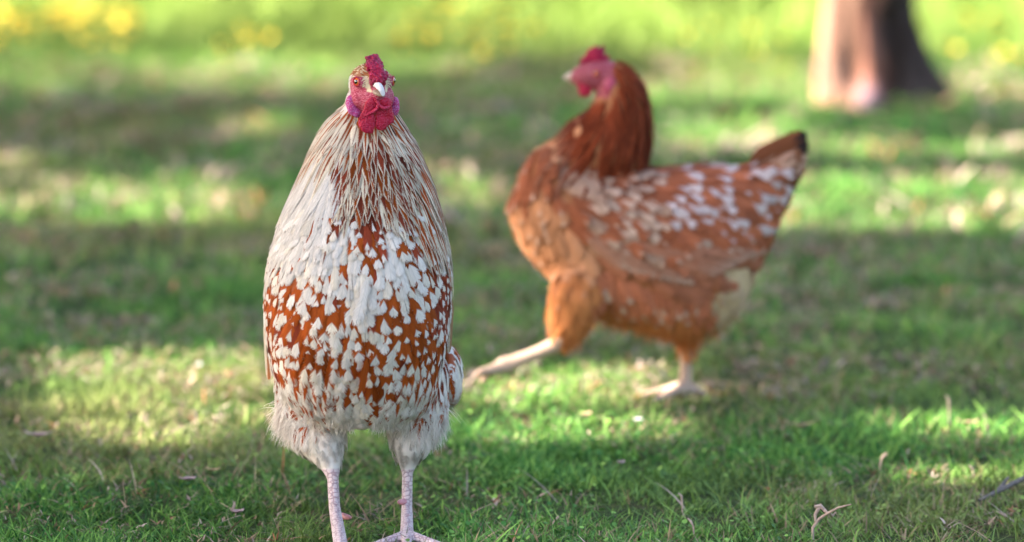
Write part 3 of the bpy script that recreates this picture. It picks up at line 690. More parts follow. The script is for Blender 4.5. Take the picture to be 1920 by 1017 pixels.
vattr(hen_me, "col", col); vattr(hen_me, "msk", msk); link("body", hen_me, M_SKIN, hen); hb = bvh_of(hen_me)
# head parts
hc = HW(1110, 143)
bm = Solid()
for a in ([(1090, 118, 5), (1098, 112, 8), (1107, 108, 7)], [(1104, 112, 8), (1106, 98, 6), (1106, 92, 3)], [(1114, 110, 9), (1116, 94, 7), (1117, 87, 4)], [(1125, 110, 9), (1128, 96, 7), (1130, 88, 4)], [(1134, 112, 7), (1140, 106, 4)]):
    chain(bm, [(HW(x, y), r_(r)) for x, y, r in a], 2)
link("comb", remesh(bm, .0015, 3), M_COMB, hen)
bm = Solid(); chain(bm, [(HW(1088, 141), r_(12)), (HW(1074, 142), r_(8.5)), (HW(1062, 145), r_(5)), (HW(1056, 148), r_(2.2))], 2); hbk = link("beak", remesh(bm, .0012, 3), mat_plain("hen_beak_horn", (.55, .42, .34), .4, .4, 120, .2), hen)
bm = Solid(); chain(bm, [(HW(1086, 152), r_(8)), (HW(1072, 152), r_(5)), (HW(1064, 153), r_(2.2))], 2); link("lower_beak", remesh(bm, .0012, 3), M_BEAKD, hbk)
for dy in (-.010, .010):
    bm = Solid(); blob(bm, HW(1094, 160, dy), (.008, .003, .009)); blob(bm, HW(1097, 171, dy * 1.1), (.0095, .0028, .0085)); link("wattle", remesh(bm, .0012, 3), M_WATTLE, hen)
    bm = Solid(); s = -1 if dy < 0 else 1; h = hb.find_nearest(HW(1136, 157, s * .04)); blob(bm, h[0], (.008, .0035, .011), Matrix.Rotation(.5, 3, 'Y')); link("earlobe", remesh(bm, .0012, 3), mat_flesh("pink_earlobe", (.42, .04, .09), (.48, .09, .14), .4, 400) , hen)
    h = hb.find_nearest(HW(1115, 134, s * .04)); make_eye(h[0] + Vector((0, s * .001, 0)), (-.15, s, .1), hen, .0048)

HR1 = np.array((.37, .108, .050)); HTAN = np.array((.40, .225, .155)); HORG = np.array((.60, .215, .075)); HNECK = np.array((.125, .022, .007)); HPALE = np.array((.54, .35, .26)); HWH = np.array((.58, .45, .43)); HCRM = np.array((.60, .43, .26))
def in_wing(x, y):  # outline of the folded wing seen from the side
    top = 318 + .0 * x; bot = np.interp(x, [1045, 1080, 1130, 1200, 1280, 1340, 1400, 1450], [400, 445, 495, 525, 540, 530, 500, 420])
    return (x > 1048) & (x < 1450) & (y > top) & (y < bot) & ~((x > 1340) & (y > 488))
def reg(Cn, N):
    px, py = proj_np(Cn); head = (px < 1148) & (py < 186) & (px > 1050); lg = ((py > 648) & (px > 1150)) | ((px < 1050) & (py > 625)) | (py > 665)
    return ~head & ~lg
P, N = scatter(hen_me, 30000, reg, lambda P: .0115 - .004 * (proj_np(P)[1] < 250)); px, py = proj_np(P)
pls = {k: Plumes() for k in ("plumage", "hackle", "wing_a", "wing_b", "thigh_plumage", "rump_plumage")}
ma = fnoise(px / 55, py / 40, 101); mb = fnoise(px / 22, py / 18, 103)
for i in range(len(P)):
    x, y = px[i], py[i]; n = N[i]; L = .042 * rng.uniform(.8, 1.2); Wd = .022 * rng.uniform(.85, 1.15); k = "plumage"; shape = 'round'; fray = .4
    neck = (x > 1040 and x < 1250 and y < 318 and y < 250 + (1250 - x) * .0 + 62 and x + (y - 200) * .55 > 1096) and not (y > 300 and x > 1228)
    prm = (2, 1)
    if neck:
        k = "hackle"; t = np.array((-.30 - .2 * (x < 1130) if y > 200 else (.35 if y < 170 else -.05), 0, -1)); L = .06 if y > 170 else .035; Wd = .011; shape = 'point'
        A = jit(HNECK * (1.0 + .9 * (ma[i] > .55)), .2); B = jit(HNECK * 1.7, .2); prm = (1.0, -.7); tt = max(0, (1110 - x) / 60)
        A = A * (1 - min(1, tt)) + jit(HR1 * .62, .12) * min(1, tt); B = B * (1 - min(1, tt)) + jit(HTAN * .8, .1) * min(1, tt)
    elif in_wing(x, y) and abs(n[1]) > .25:
        k = "wing_a" if n[1] < 0 else "wing_b"; t = np.array((.9, 0, -.55)) if x < 1330 else np.array((1, 0, -.35)); L = .05; Wd = .025
        if x < 1200: A = jit(HTAN * .95 if mb[i] > .47 else HR1 * .9, .15); B = jit(HPALE, .1); prm = (.45 + .2 * rng.random(), 1.2) if ma[i] > .5 else (.8, 1.2)
        else: A = jit(HR1 * 1.05, .15); B = jit(HWH if y < 420 else HPALE, .1); prm = (.45 + .2 * rng.random(), 1.8) if mb[i] + .16 * (y < 400) > .64 else ((.8, 1.5) if rng.random() < .5 else (2, 1))
        if y > 470: A = jit(HR1 * .8 + HTAN * .2, .1); prm = (2, 1)
    elif x > 1395 and y < 360:
        k = "rump_plumage"; t = np.array((1, 0, .55)); A = jit((.24, .08, .035), .2) if rng.random() < .6 else jit(HTAN, .2); B = jit(HPALE, .1); prm = (.9, 1.5)
    elif y < 330 and x > 1215:
        k = "rump_plumage"; t = np.array((1, 0, -.1)); A = jit(HR1, .15); B = jit(HWH * 1.05, .05); prm = (.30, 2.4) if (1262 < x < 1400 and mb[i] > .50) else ((.7, 1.6) if rng.random() < .4 else (2, 1))
    elif y > 488 and x > 1335: A = jit(HCRM * 1.3, .08); B = jit(HPALE, .1); t = np.array((.3, 0, -1)); fray = .9; prm = (.6, 1)
    elif x > 1340: A = jit(HR1 * .95 + .02, .2); B = jit(HCRM, .1); t = np.array((.7, 0, -.8)); prm = (.55, 1.8) if mb[i] > .5 else (2, 1)
    elif y > 590 - (x < 1110) * 60 and y > 560: A = jit(HORG, .12); B = jit(HORG * 1.1, .1); t = np.array((.15, 0, -1)); fray = .9; k = "thigh_plumage" if (x < 1120 or x > 1250) else k
    elif x < 1112 and y > 490: A = jit(HORG * (.8 + .3 * ma[i]), .1); B = jit(HPALE, .1); t = np.array((.1, 0, -1)); fray = .8; prm = (.8, 1.4) if rng.random() < .2 else (2, 1); k = 'thigh_plumage'
    elif x < 1050: A = jit(HORG * .62 + HPALE * .2 if y > 350 else HR1 * .85, .12); B = jit(HPALE, .1); t = np.array((.25, 0, -1)); prm = (.75, 1.4) if rng.random() < .55 else (2, 1)
    else: A = jit(HR1 * 1.3 + .02 if x > 1100 else HORG * .7 + HPALE * .3, .12); B = jit(HPALE, .1); t = np.array((.35, 0, -1)); prm = (.65, 1.6) if mb[i] > .55 else (2, 1); k = "thigh_plumage" if x < 1110 else k
    if y > 560: L = .03; Wd = .017
    if x < 1110 and y > 600: L = .018; Wd = .012
    pls[k].add(P[i], n, t + rng.normal(0, .12, 3), L, Wd, A, B, prm + (fray, rng.random()), hb, lift=(.001, .006), curl=rng.uniform(-.001, .003), shape=shape, roll=rng.normal(0, .12))
# long flight feathers closing the wings, and the tail
for s, k in ((-1, "wing_a"), (1, "wing_b")):
    for j in range(9):
        h = hb.find_nearest(HW(1175 + j * 16, 455 + j * 3, s * .12)); pls[k].add(h[0] + h[1] * .004, h[1], (1, 0, -.38 + j * .045), .13 - .004 * j, .020, jit(HTAN * .35 + HR1 * .6, .14), jit(HPALE, .1), (.8, 1, .2, rng.random()), hb, lift=(.004, .008), shape='long', maxoff=.02)
    for j in range(10):
        h = hb.find_nearest(HW(1090 + j * 14, 440 + j * 6, s * .12)); pls[k].add(h[0] + h[1] * .004, h[1], (.8, 0, -.7 + j * .03), .07, .022, jit(HTAN * .5 + HR1 * .4, .18), jit(HPALE, .1), (.8, 1, .2, rng.random()), hb, lift=(.004, .007), shape='round', maxoff=.02)
tl = Plumes()
for j in range(18):
    s = (j % 2) * 2 - 1; q = j // 2; e0 = HW(1408 + rng.uniform(-4, 4), 300 + q * 9, s * .012); e1 = HW(1518 - abs(q - 1.5) * 2.5 - max(0, q - 4) * 7, 252 + q * 13, s * (.012 + .002 * q)); dv = e1 - e0
    tl.add(e0, (0, s, .05), dv, dv.length, .026, jit((.20, .065, .03), .2) if q < 4 else jit(HTAN * .6 + HR1 * .3, .2), jit((.03, .02, .02)) if q < 3 else jit(HPALE * .8), (.72, 2.5, .2, rng.random()), None, lift=(.001, .003), cup=.15, shape='long', roll=rng.normal(0, .1))
tl.build("tail", M_F, hen)
for k, p in pls.items(): p.build({"wing_a": "wing", "wing_b": "wing"}.get(k, k), M_F, hen)
down(hen_me, lambda Cn, N: (lambda x, y: ((y > 575) & (y < 640) & (x > 1060) & (x < 1400)) | ((x > 1325) & (y > 500) & (y < 610)))(*proj_np(Cn)), 5000, .006, lambda P, N: np.tile(np.array((.15, 0, -1.)), (len(P), 1)), lambda P: np.full(len(P), .015), .0016,
     lambda P: np.where((proj_np(P)[0] > 1345)[:, None], HCRM, HORG * .95), "down", hen, droop=.3, spread=.4, per=4)
# ------------------------------------------------------------------ GROUND
gm = bpy.data.meshes.new("lawn")
b = NB("lawn_soil"); tc = b.n("ShaderNodeTexCoord").outputs['Object']
c = b.ramp(b.noise(tc, 9, 6, .65), [(.32, (.025, .060, .012)), (.5, (.055, .11, .02)), (.7, (.11, .095, .045))])
c2 = b.mix(b.mr(b.noise(tc, 120, 3, .6), .4, .65), c, (.035, .03, .016))
M_SOIL = b.fin(b.bsdf(c2, .95, .1, b.bump(b.noise(tc, 160, 3, .6), 1, .01)))
nx, ny = 160, 220
xs = np.linspace(-4, 4, nx); ys = np.linspace(-2.5, 13, ny); X, Y = np.meshgrid(xs, ys); Z = hground(X, Y)
V = np.stack([X, Y, Z], -1).reshape(-1, 3); I = np.arange(nx * ny).reshape(ny, nx)
F = np.stack([I[:-1, :-1], I[:-1, 1:], I[1:, 1:], I[1:, :-1]], -1).reshape(-1, 4)
# skirt out to the horizon
base = len(V); big = [(-900, -900), (900, -900), (900, 1400), (-900, 1400)]; cor = [I[0, 0], I[0, -1], I[-1, -1], I[-1, 0]]
V = np.vstack([V, [(x, y, -.02) for x, y in big]])
F = np.vstack([F, [(base + k, base + (k + 1) % 4, cor[(k + 1) % 4], cor[k]) for k in range(4)]])
lawn = link("lawn", mesh_np("lawn", V, F), M_SOIL); tag(lawn, kind="structure")

M_GR = mat_vcol("grass_blade", .6, .15, trans=.18)
def blades(name, x, y, h, wd, col, lean=.5, seg=3, curl=.6, z0=None):
    n = len(x); z = hground(x, y) if z0 is None else z0; az = rng.uniform(0, 2 * np.pi, n); d = np.stack([np.cos(az), np.sin(az), np.zeros(n)], 1)
    fa = az + rng.normal(0, .8, n) + np.pi / 2; s = np.stack([np.cos(fa), np.sin(fa), np.zeros(n)], 1)
    ln = np.abs(rng.normal(0, lean, n)); cu = np.abs(rng.normal(0, curl, n)); V = np.empty((n, seg + 1, 2, 3)); P0 = np.stack([x, y, z - .003], 1)
    for i in range(seg + 1):
        v = i / seg; c = P0 + d * (h * (ln * v + cu * v * v))[:, None] + np.array([0, 0, 1.]) * (h * (v - .35 * cu * v * v))[:, None]; w_ = (wd * (1 - v ** 2 * .9) * (.7 if i == 0 else 1))[:, None]
        V[:, i, 0] = c - s * w_ / 2; V[:, i, 1] = c + s * w_ / 2
    q = np.array([(2 * i, 2 * i + 1, 2 * i + 3, 2 * i + 2) for i in range(seg)])
    F = (q[None] + (np.arange(n) * (seg + 1) * 2)[:, None, None]).reshape(-1, 4)
    k = np.linspace(.75, 1.1, seg + 1)[None, :, None, None]; cc = (col[:, None, None, :] * k * np.ones((1, 1, 2, 1))).reshape(-1, 3)  # blade bases coloured darker than the tips, as painted shade
    me = mesh_np(name, V.reshape(-1, 3), F); vattr(me, "col", cc); return me
def gcol(x, y, bright=1.0, straw=.06):
    n = len(x); a = rng.random(n)[:, None]; a = a ** 1.6; g = np.array((.026, .125, .026)) * (1 - a) + np.array((.245, .460, .090)) * a
    big = fnoise(x * 3.5, y * 2.2, 41)[:, None]; g = g * (.40 + 1.2 * big) * (.72 + .56 * fnoise(x * 22, y * 14, 49)[:, None]); yel = (fnoise(x * 1.7 + 9, y * 1.3, 43)[:, None] - .42).clip(0, 1) * 2.0
    g = g * (1 - yel) + np.array((.27, .27, .09)) * yel
    brown = rng.random(n) < straw * 3 * (fnoise(x * 5, y * 4, 47) > .52)
    g[brown] = np.array((.34, .25, .15)) * rng.uniform(.6, 1.2, (brown.sum(), 1)); return g * bright
def region_pts(n, y0, y1, mx=.35, bare=None):
    y = rng.uniform(y0, y1, n * 2); hw = (y + 6.37) * .0915 + mx; x = rng.uniform(-1, 1, n * 2) * ((y1 + 6.37) * .0915 + mx); ok = np.abs(x) < hw; x, y = x[ok][:n], y[ok][:n]
    if bare is not None:
        k = rng.random(len(x)) < bare(x, y); x, y = x[k], y[k]
    return x, y
thin = lambda x, y: np.clip(.15 + 2.3 * (fnoise(x * 9, y * 7, 51) - .30), .08, 1) * np.clip(.3 + 2 * (fnoise(x * 34, y * 26, 52) - .25), .2, 1)
feet = [G(640, 1030), G(763, 1003)]
def footgap(x, y):
    r = np.ones(len(x))
    for f in feet: r = np.minimum(r, np.clip((np.hypot(x - f.x, y - f.y + .015) - .02) / .05, .12, 1))
    return r
x, y = region_pts(170000, -.55, .75, .2, thin); hh = np.where(rng.random(len(x)) < .06, 1.7, 1.0) * rng.uniform(.007, .024, len(x)) * (.55 + .95 * fnoise(x * 14, y * 10, 53)) * footgap(x, y)
A = blades("near_grass", x, y, hh, rng.uniform(.0014, .0034, len(x)), gcol(x, y), .6, 3, .7)
g1 = link("grass", A, M_GR); tag(g1, "short green lawn grass around the birds' feet", kind="stuff")
x, y = region_pts(80000, .7, 2.6, .3, thin)
g = link("grass", blades("mid_grass", x, y, rng.uniform(.012, .034, len(x)), rng.uniform(.002, .0038, len(x)), gcol(x, y), .6, 2, .6), M_GR); tag(g, "short lawn grass behind the rooster", kind="stuff")
x, y = region_pts(90000, 2.5, 7.4, .4, thin)
g = link("grass", blades("far_grass", x, y, rng.uniform(.015, .04, len(x)), rng.uniform(.004, .007, len(x)), gcol(x, y, 1.0, .08), .6, 2, .6), M_GR); tag(g, "patchy lawn grass further back", kind="stuff")
x, y = region_pts(60000, 6.9, 12.5, .8); hgt = np.clip((y - 6.9) / 1.6, .12, 1) * rng.uniform(.08, .24, len(x)) * (.6 + .8 * fnoise(x * 2, y * 2, 77))
col = gcol(x, y, 1.0, .02); kk = np.clip((y - 6.9) / .8, 0, 1)[:, None]; col = col * (1 - kk) + kk * (np.array((.21, .31, .06)) * (.40 + 1.1 * fnoise(x * 4, y * 3, 61)[:, None]) + np.array((.04, .03, .015)) * rng.random((len(x), 1)))
g = link("meadow_grass", blades("meadow_grass", x, y, hgt, rng.uniform(.006, .011, len(x)), col, .25, 3, .25), M_GR); tag(g, "tall bright green meadow grass at the back", kind="stuff")
x = rng.uniform(-3.6, 3.6, 190000); y = rng.uniform(-2.2, 11.5, 190000); k = np.abs(x) > (y + 6.37) * .0915 + .15; k |= y < -.5; x, y = x[k], y[k]; k = rng.random(len(x)) < thin(x, y) + .1; x, y = x[k], y[k]
tall = np.clip((y - 6.9) / 1.6, 0, 1); g = link("grass", blades("side_grass", x, y, rng.uniform(.014, .036, len(x)) + tall * .12, rng.uniform(.004, .008, len(x)), gcol(x, y), .6, 2, .6), M_GR); tag(g, "lawn grass to both sides of the birds", kind="stuff")
# small round clover-like leaves in the turf
def discs(name, x, y, z, r, col, tilt=.5, k=6, mat=None, lab=None, obj_name=None, elong=1.0, curlz=0.0):
    n = len(x); N = np.stack([rng.normal(0, tilt, n), rng.normal(0, tilt, n), np.ones(n)], 1); N /= np.linalg.norm(N, axis=1)[:, None]
    a = rng.uniform(0, 2 * np.pi, n); T = np.stack([np.cos(a), np.sin(a), np.zeros(n)], 1); T -= N * (T * N).sum(1)[:, None]; T /= np.linalg.norm(T, axis=1)[:, None]; S = np.cross(N, T)
    V = np.empty((n, k, 3)); c = np.stack([x, y, z], 1)
    for i in range(k):
        t = 2 * np.pi * i / k; rr = r * rng.uniform(.75, 1.1, n)
        V[:, i] = c + T * (rr * math.cos(t) * elong)[:, None] + S * (rr * math.sin(t))[:, None] + N * (curlz * r * (math.cos(t) ** 2) * rng.uniform(-.2, 1, n))[:, None]
    F = np.arange(n * k).reshape(n, k); me = mesh_np(name, V.reshape(-1, 3), F, False); vattr(me, "col", np.repeat(col, k, 0)); o = link(obj_name or name, me, mat or M_GR); tag(o, lab, kind="stuff"); return o
x, y = region_pts(16000, -.75, 3.5, .25); k = fnoise(x * 4, y * 4, 91) > .45; x, y = x[k], y[k]
discs("clover", x, y, hground(x, y) + rng.uniform(.006, .02, len(x)), rng.uniform(.002, .0042, len(x)), gcol(x, y, 1.05, 0), .5, 6, None, "small round clover leaves growing in the lawn", "clover_leaves")
# dry litter: bits of dead leaf and straw
def lcol(n):
    c = np.array([(.42, .30, .21), (.33, .22, .15), (.48, .36, .31), (.24, .15, .10), (.50, .22, .12)])[rng.choice(5, n, p=[.26, .22, .36, .10, .06])]; return c * rng.uniform(.7, 1.15, (n, 1))
M_LIT = mat_vcol("dry_litter", .85, .1, trans=.15)
def litter(n, y0, y1, per, size, spread, dens, lab, seed):
    x, y = region_pts(n, y0, y1, .3); k = (fnoise(x * 5 + 3, y * 4, seed) > dens); x, y = x[k], y[k]; c = lcol(len(x)); sz = size * rng.uniform(.5, 1.3, len(x))
    x = np.repeat(x, per) + rng.normal(0, 1, len(x) * per) * np.repeat(sz, per) * spread; y = np.repeat(y, per) + rng.normal(0, 1, len(y) * per) * np.repeat(sz, per) * spread
    s2 = np.repeat(sz, per) * rng.uniform(.3, 1.1, len(x)); c = np.repeat(c, per, 0) * rng.uniform(.6, 1.25, (len(x), 1))
    me = blades("litter", x, y, s2, s2 * rng.uniform(.18, .55, len(x)), c, 1.3, 4, 1.3, hground(x, y) + rng.uniform(.002, .016, len(x)))
    g = link("leaf_litter", me, M_LIT); tag(g, lab, kind="stuff")
litter(4600, -.6, 1.3, 5, .008, .45, .52, "crumpled bits of dead leaf among the near grass", 95)
litter(8000, 1.2, 3.4, 5, .013, .5, .44, "crumpled dead leaf bits across the middle of the lawn", 95)
litter(3000, 3.2, 7.6, 4, .032, .45, .44, "brown leaf litter in the far part of the lawn", 95)
x, y = region_pts(3000, -.7, 5, .3); k = (fnoise(x * 3 + 3, y * 3, 97) > .48); x, y = x[k], y[k]
g = link("straw_litter", blades("straw", x, y, rng.uniform(.015, .045, len(x)), rng.uniform(.0012, .003, len(x)), lcol(len(x)) * 1.15, .9, 4, .8), M_LIT); tag(g, "dry curled straw stalks among the grass", kind="stuff")

# ---- single pieces lying on the lawn
M_STRAW = mat_plain("dry_stem", (.42, .30, .25), .8, .2, 200, .3, bump=.001); M_TWIG = mat_plain("twig_bark", (.15, .13, .12), .9, .1, 200, .4, bump=.001)
def stem_obj(name, parts, mat, label, cat, kids=()):
    V, F = join_vf([tube(p, 7) for p in parts[:1]]); me = bpy.data.meshes.new(name); me.from_pydata(V, [], F); me.polygons.foreach_set("use_smooth", np.ones(len(F), bool))
    o = link(name, me, mat); tag(o, label, cat)
    for p in parts[1:]:
        V, F = tube(p, 6); m2 = bpy.data.meshes.new("side_shoot"); m2.from_pydata(V, [], F); link("side_shoot", m2, mat, o)
    return o
def gp(px, py, z): g = G(px, py); return Vector((g.x, g.y, z + float(hground(g.x, g.y))))
def lift(px, py, Y): return W(px, py, Y)
Ys = G(1530, 1016).y
stem_obj("dry_stalk", [[(W(1524, 1012, Ys), .0016), (W(1524, 990, Ys), .0018), (W(1536, 973, Ys), .0018), (W(1552, 963, Ys - .01), .0016), (W(1572, 952, Ys - .02), .0013), (W(1596, 946, Ys - .03), .0008)],
    [(W(1530, 982, Ys), .0014), (W(1528, 965, Ys), .0017), (W(1534, 955, Ys), .0022), (W(1540, 950, Ys), .0012)], [(W(1552, 963, Ys - .01), .0014), (W(1546, 957, Ys), .0020), (W(1538, 948, Ys), .0026), (W(1527, 950, Ys), .0015)],
    [(W(1556, 962, Ys - .01), .0012), (W(1560, 968, Ys), .0016), (W(1568, 960, Ys), .0008)]], M_STRAW, "branching dry pinkish stalk standing in the grass at lower right", "dry stalk")
a = gp(1835, 942, .012); b2 = gp(1870, 936, .018); c3 = gp(1925, 928, .028); d4 = gp(2010, 925, .02)
stem_obj("fallen_twig", [[(a, .002), (b2, .003), (c3, .0035), (d4, .003)], [(b2, .003), (b2 + Vector((.015, .03, .012)), .0018)]], M_TWIG, "dark fallen twig lying in the grass at the right edge", "twig")
for i, (px, py, ptop, lab) in enumerate([(1780, 800, 742, "tall pale straw upright in sunny grass near the right side"), (1852, 815, 775, "short pale straw upright right of the tallest straw"), (1826, 893, 872, "tiny curled straw standing above the dark twig"),
        (1650, 880, 850, "small bent straw upright in shaded grass at right"), (370, 812, 768, "bent sunlit straw left of the rooster"), (1302, 1000, 972, "hooked pale stalk in the near grass behind the hen's side"), (1280, 965, 925, "pale stem with a dried flower head right of centre"),
        (1035, 990, 968, "leaning straw in the near grass right of the rooster's foot")]):
    g = G(px, py); sx = rng.uniform(-8, 8)
    stem_obj("straw_stem", [[(W(px, py + 6, g.y), .0008), (W(px + sx * .4, (py + ptop) / 2, g.y), .0010), (W(px + sx, ptop + 6, g.y), .0015), (W(px + sx + 6 * np.sign(sx), ptop, g.y), .0010)]], M_STRAW, lab, "straw")
def flat_leaf(px, py, L, Wd, mat, label, rot=0, cat="dead leaf"):
    g = gp(px, py, .02); V = []; F = []; n = 8
    for i in range(n + 1):
        v = i / n; wv = Wd * .5 * math.sin(math.pi * min(.98, v * .95 + .03)) ** .8
        for u in (-1, -.5, 0, .5, 1): V.append((g.x + math.cos(rot) * (v - .5) * L - math.sin(rot) * u * wv, g.y + math.sin(rot) * (v - .5) * L + math.cos(rot) * u * wv, g.z + .35 * abs(u) * wv + .18 * L * (v - .5) ** 2 * 4 + .001 * math.sin(9 * v + 3 * u)))
    for i in range(n):
        for j in range(4): F.append((i * 5 + j, i * 5 + j + 1, i * 5 + j + 6, i * 5 + j + 5))
    me = bpy.data.meshes.new("fallen_leaf"); me.from_pydata(V, [], F); me.polygons.foreach_set("use_smooth", np.ones(len(F), bool)); o = link("fallen_leaf", me, mat); tag(o, label, cat)
    t = o.modifiers.new("thick", 'SOLIDIFY'); t.thickness = .0005; return o
M_LEAFP = mat_plain("pink_dry_leaf", (.38, .26, .27), .8, .2, 150, .3); M_LEAFT = mat_plain("tan_dry_leaf", (.38, .26, .17), .8, .2, 150, .3); M_PETAL = mat_plain("white_petal", (.8, .78, .75), .6, .3, 100, .05)
flat_leaf(72, 852, .035, .016, M_LEAFP, "pinkish brown dead leaf in the shade at the far left"); flat_leaf(352, 935, .022, .014, M_LEAFP, "greyish pink dead leaf in the shade left of the rooster", .4)
flat_leaf(400, 918, .018, .006, M_LEAFT, "pale curled leaf tip left of the rooster's leg", -.3); flat_leaf(1098, 800, .025, .012, M_LEAFT, "tan crumpled leaf in the sun below the walking hen", 1.0)
flat_leaf(1165, 895, .014, .010, M_LEAFP, "small grey leaf behind the dark grass tufts", 1.2); flat_leaf(1815, 815, .030, .010, M_LEAFT, "tan dead leaf in the sunny patch at right", .2)
flat_leaf(1500, 822, .040, .007, M_LEAFT, "long pale strip of dead leaf behind the dry stalk", .05); flat_leaf(1197, 813, .011, .011, M_PETAL, "tiny bright white petal in the sun under the hen", .0, "petal")
flat_leaf(445, 985, .020, .012, M_LEAFP, "crumpled pinkish leaf close to the camera left of the rooster", .8); flat_leaf(372, 697, .018, .009, M_PETAL, "white petal in the sunlit grass at left", 1.3, "petal")

# ---- yellow meadow flowers
M_PET = mat_plain("yellow_petal", (.72, .50, .045), .6, .3, 80, .15); M_STEM = mat_plain("flower_stem", (.08, .18, .03), .6, .3)
def flower_proto():
    bm = bmesh.new()
    for k in range(14):
        a = 2 * math.pi * k / 14; c, s = math.cos(a), math.sin(a); z = .004 if k % 2 else .0
        vs = [bm.verts.new((c * r - s * w_, s * r + c * w_, z + r * .3)) for r, w_ in ((.002, -.002), (.012, -.0042), (.0175, -.002), (.0175, .002), (.012, .0042), (.002, .002))]; bm.faces.new(vs)
    blob(bm, (0, 0, .003), (.006, .006, .004), sub=2)
    me = bpy.data.meshes.new("yellow_flower"); bm.to_mesh(me); bm.free(); o = link("yellow_flower", me, M_PET)
    V, F = tube([((0, 0, -.22), .0015), ((.006, 0, -.1), .0015), ((0, 0, 0), .0013)], 5); m2 = bpy.data.meshes.new("stem"); m2.from_pydata(V, [], F); link("stem", m2, M_STEM, o); return o
proto = flower_proto(); used = False
FL = [("deep yellow flower in the dense patch at the top left", "yellow flowers in the top left patch", 190, lambda: (rng.uniform(-40, 255), rng.uniform(8, 85))),
      ("yellow flower in the meadow just left of the rooster's head", "yellow flowers left of the rooster's head", 14, lambda: (rng.uniform(405, 510), rng.uniform(55, 105))),
      ("yellow flower in the meadow between the two birds' heads", "yellow flowers between the birds' heads", 60, lambda: (rng.uniform(745, 1020), rng.uniform(5, 105))),
      ("yellow flower in the meadow left of the tree trunk", "yellow flowers left of the trunk", 12, lambda: (rng.uniform(1270, 1500), rng.uniform(40, 150))),
      ("yellow flower in the meadow right of the tree trunk", "yellow flowers right of the trunk", 16, lambda: (rng.uniform(1750, 1930), rng.uniform(20, 130)))]
for lab, grp, n, f in FL:
    for i in range(n):
        
        for _ in range(30):
            px, py = f(); yy = rng.uniform(6.7, 9.0); g = W(px, py, yy); z = g.z
            if max(.02, .10 * min(1, max(0, (yy - 6.9) / 1.6))) < z < .33: break
        if used:
            o = proto.copy(); C.objects.link(o)
            for ch in proto.children:
                c_ = ch.copy(); C.objects.link(c_); c_.parent = o
        else: o = proto; used = True
        o.location = g; o.rotation_euler = (rng.uniform(.1, .9), rng.uniform(-.3, .3), rng.uniform(0, 6)); o.scale = [rng.uniform(.45, .78)] * 3
        tag(o, lab, "flower", grp)

# ------------------------------------------------------------------ TREES
def mat_bark():
    b = NB("bark"); tc = b.n("ShaderNodeTexCoord").outputs['Object']; mp = b.n("ShaderNodeMapping", {0: tc}); mp.inputs['Scale'].default_value = (1, 1, .22)
    n1 = b.noise(mp.outputs[0], 22, 5, .65); n2 = b.noise(tc, 9, 3, .5); base = b.attr("col").outputs['Color']
    c = b.mix(b.mr(n1, .40, .60), b.mix(1.0, base, (.42, .38, .36), 'MULTIPLY'), base); c = b.mix(b.mr(n2, .45, .65, 0, .5), c, b.mix(1., c, (1.3, 1.15, 1.1), 'MULTIPLY'))
    return b.fin(b.bsdf(c, .9, .15, b.bump(n1, 1, .03)))
M_BARK = mat_bark()
M_LEAF = mat_vcol("tree_leaf", .55, .3, trans=.35)
def tree_from(name, bm, colf, vox, crown_pts, crown_col, leaf, label, sm=4):
    root = bpy.data.objects.new(name, None); C.objects.link(root); tag(root, label, "tree")
    me = remesh(bm, vox, sm); vattr(me, "col", colf(co_of(me).astype(float))); link("trunk", me, M_BARK, root)
    c = crown_pts; n = len(c); N = rng.normal(0, 1, (n, 3)); N /= np.linalg.norm(N, axis=1)[:, None]; T = np.cross(N, rng.normal(0, 1, (n, 3))); T /= np.linalg.norm(T, axis=1)[:, None]; S = np.cross(N, T)
    s = leaf * rng.uniform(.6, 1.2, n)[:, None]; V = np.stack([c - T * s, c + S * s * .5, c + T * s, c - S * s * .5], 1); F = np.arange(n * 4).reshape(n, 4)
    me = mesh_np("crown", V.reshape(-1, 3), F, False); vattr(me, "col", np.repeat(crown_col(n), 4, 0)); link("crown", me, M_LEAF, root); return root
lc_ = lambda n: np.array((.055, .12, .02)) * rng.uniform(.6, 1.6, (n, 1)) + np.array((.02, 0, 0)) * rng.random((n, 1))
# the trunk in the picture: fused stems, pale reddish bark, with shade painted dark on the right side
YT = G(1640, 205).y; bm = Solid()
def tp(px, py, dy=0): return W(px, py, YT + dy)
for pts in ([(1566, 232, .00, .052), (1562, 150, .00, .043), (1568, 60, .01, .038), (1578, -40, .02, .036)],
            [(1632, 236, -.04, .036), (1629, 190, -.035, .030), (1626, 120, -.02, .028), (1617, 40, -.01, .030), (1614, -40, .0, .03)],
            [(1698, 225, .03, .085), (1690, 150, .04, .064), (1680, 60, .05, .053), (1672, -40, .06, .050)],
            [(1830, 212, .02, .010), (1790, 200, .02, .022), (1755, 175, .03, .036), (1722, 120, .04, .035), (1700, 60, .05, .035)],
            [(1640, 225, .10, .09), (1640, 100, .1, .08), (1630, -40, .1, .08)]):
    chain(bm, [(tp(a, c, d), r) for a, c, d, r in pts], 2, .35)
blob(bm, tp(1626, 196, -.055), (.036, .03, .042)); top = tp(1640, -40, .06)
chain(bm, [(top, .10), ((top.x - .05, top.y, 1.6), .095), ((top.x + .05, top.y + .1, 3.0), .075), ((top.x - .1, top.y + .2, 4.6), .04), ((top.x - .05, top.y + .3, 6.0), .015)], 2, .4)
limbs = []
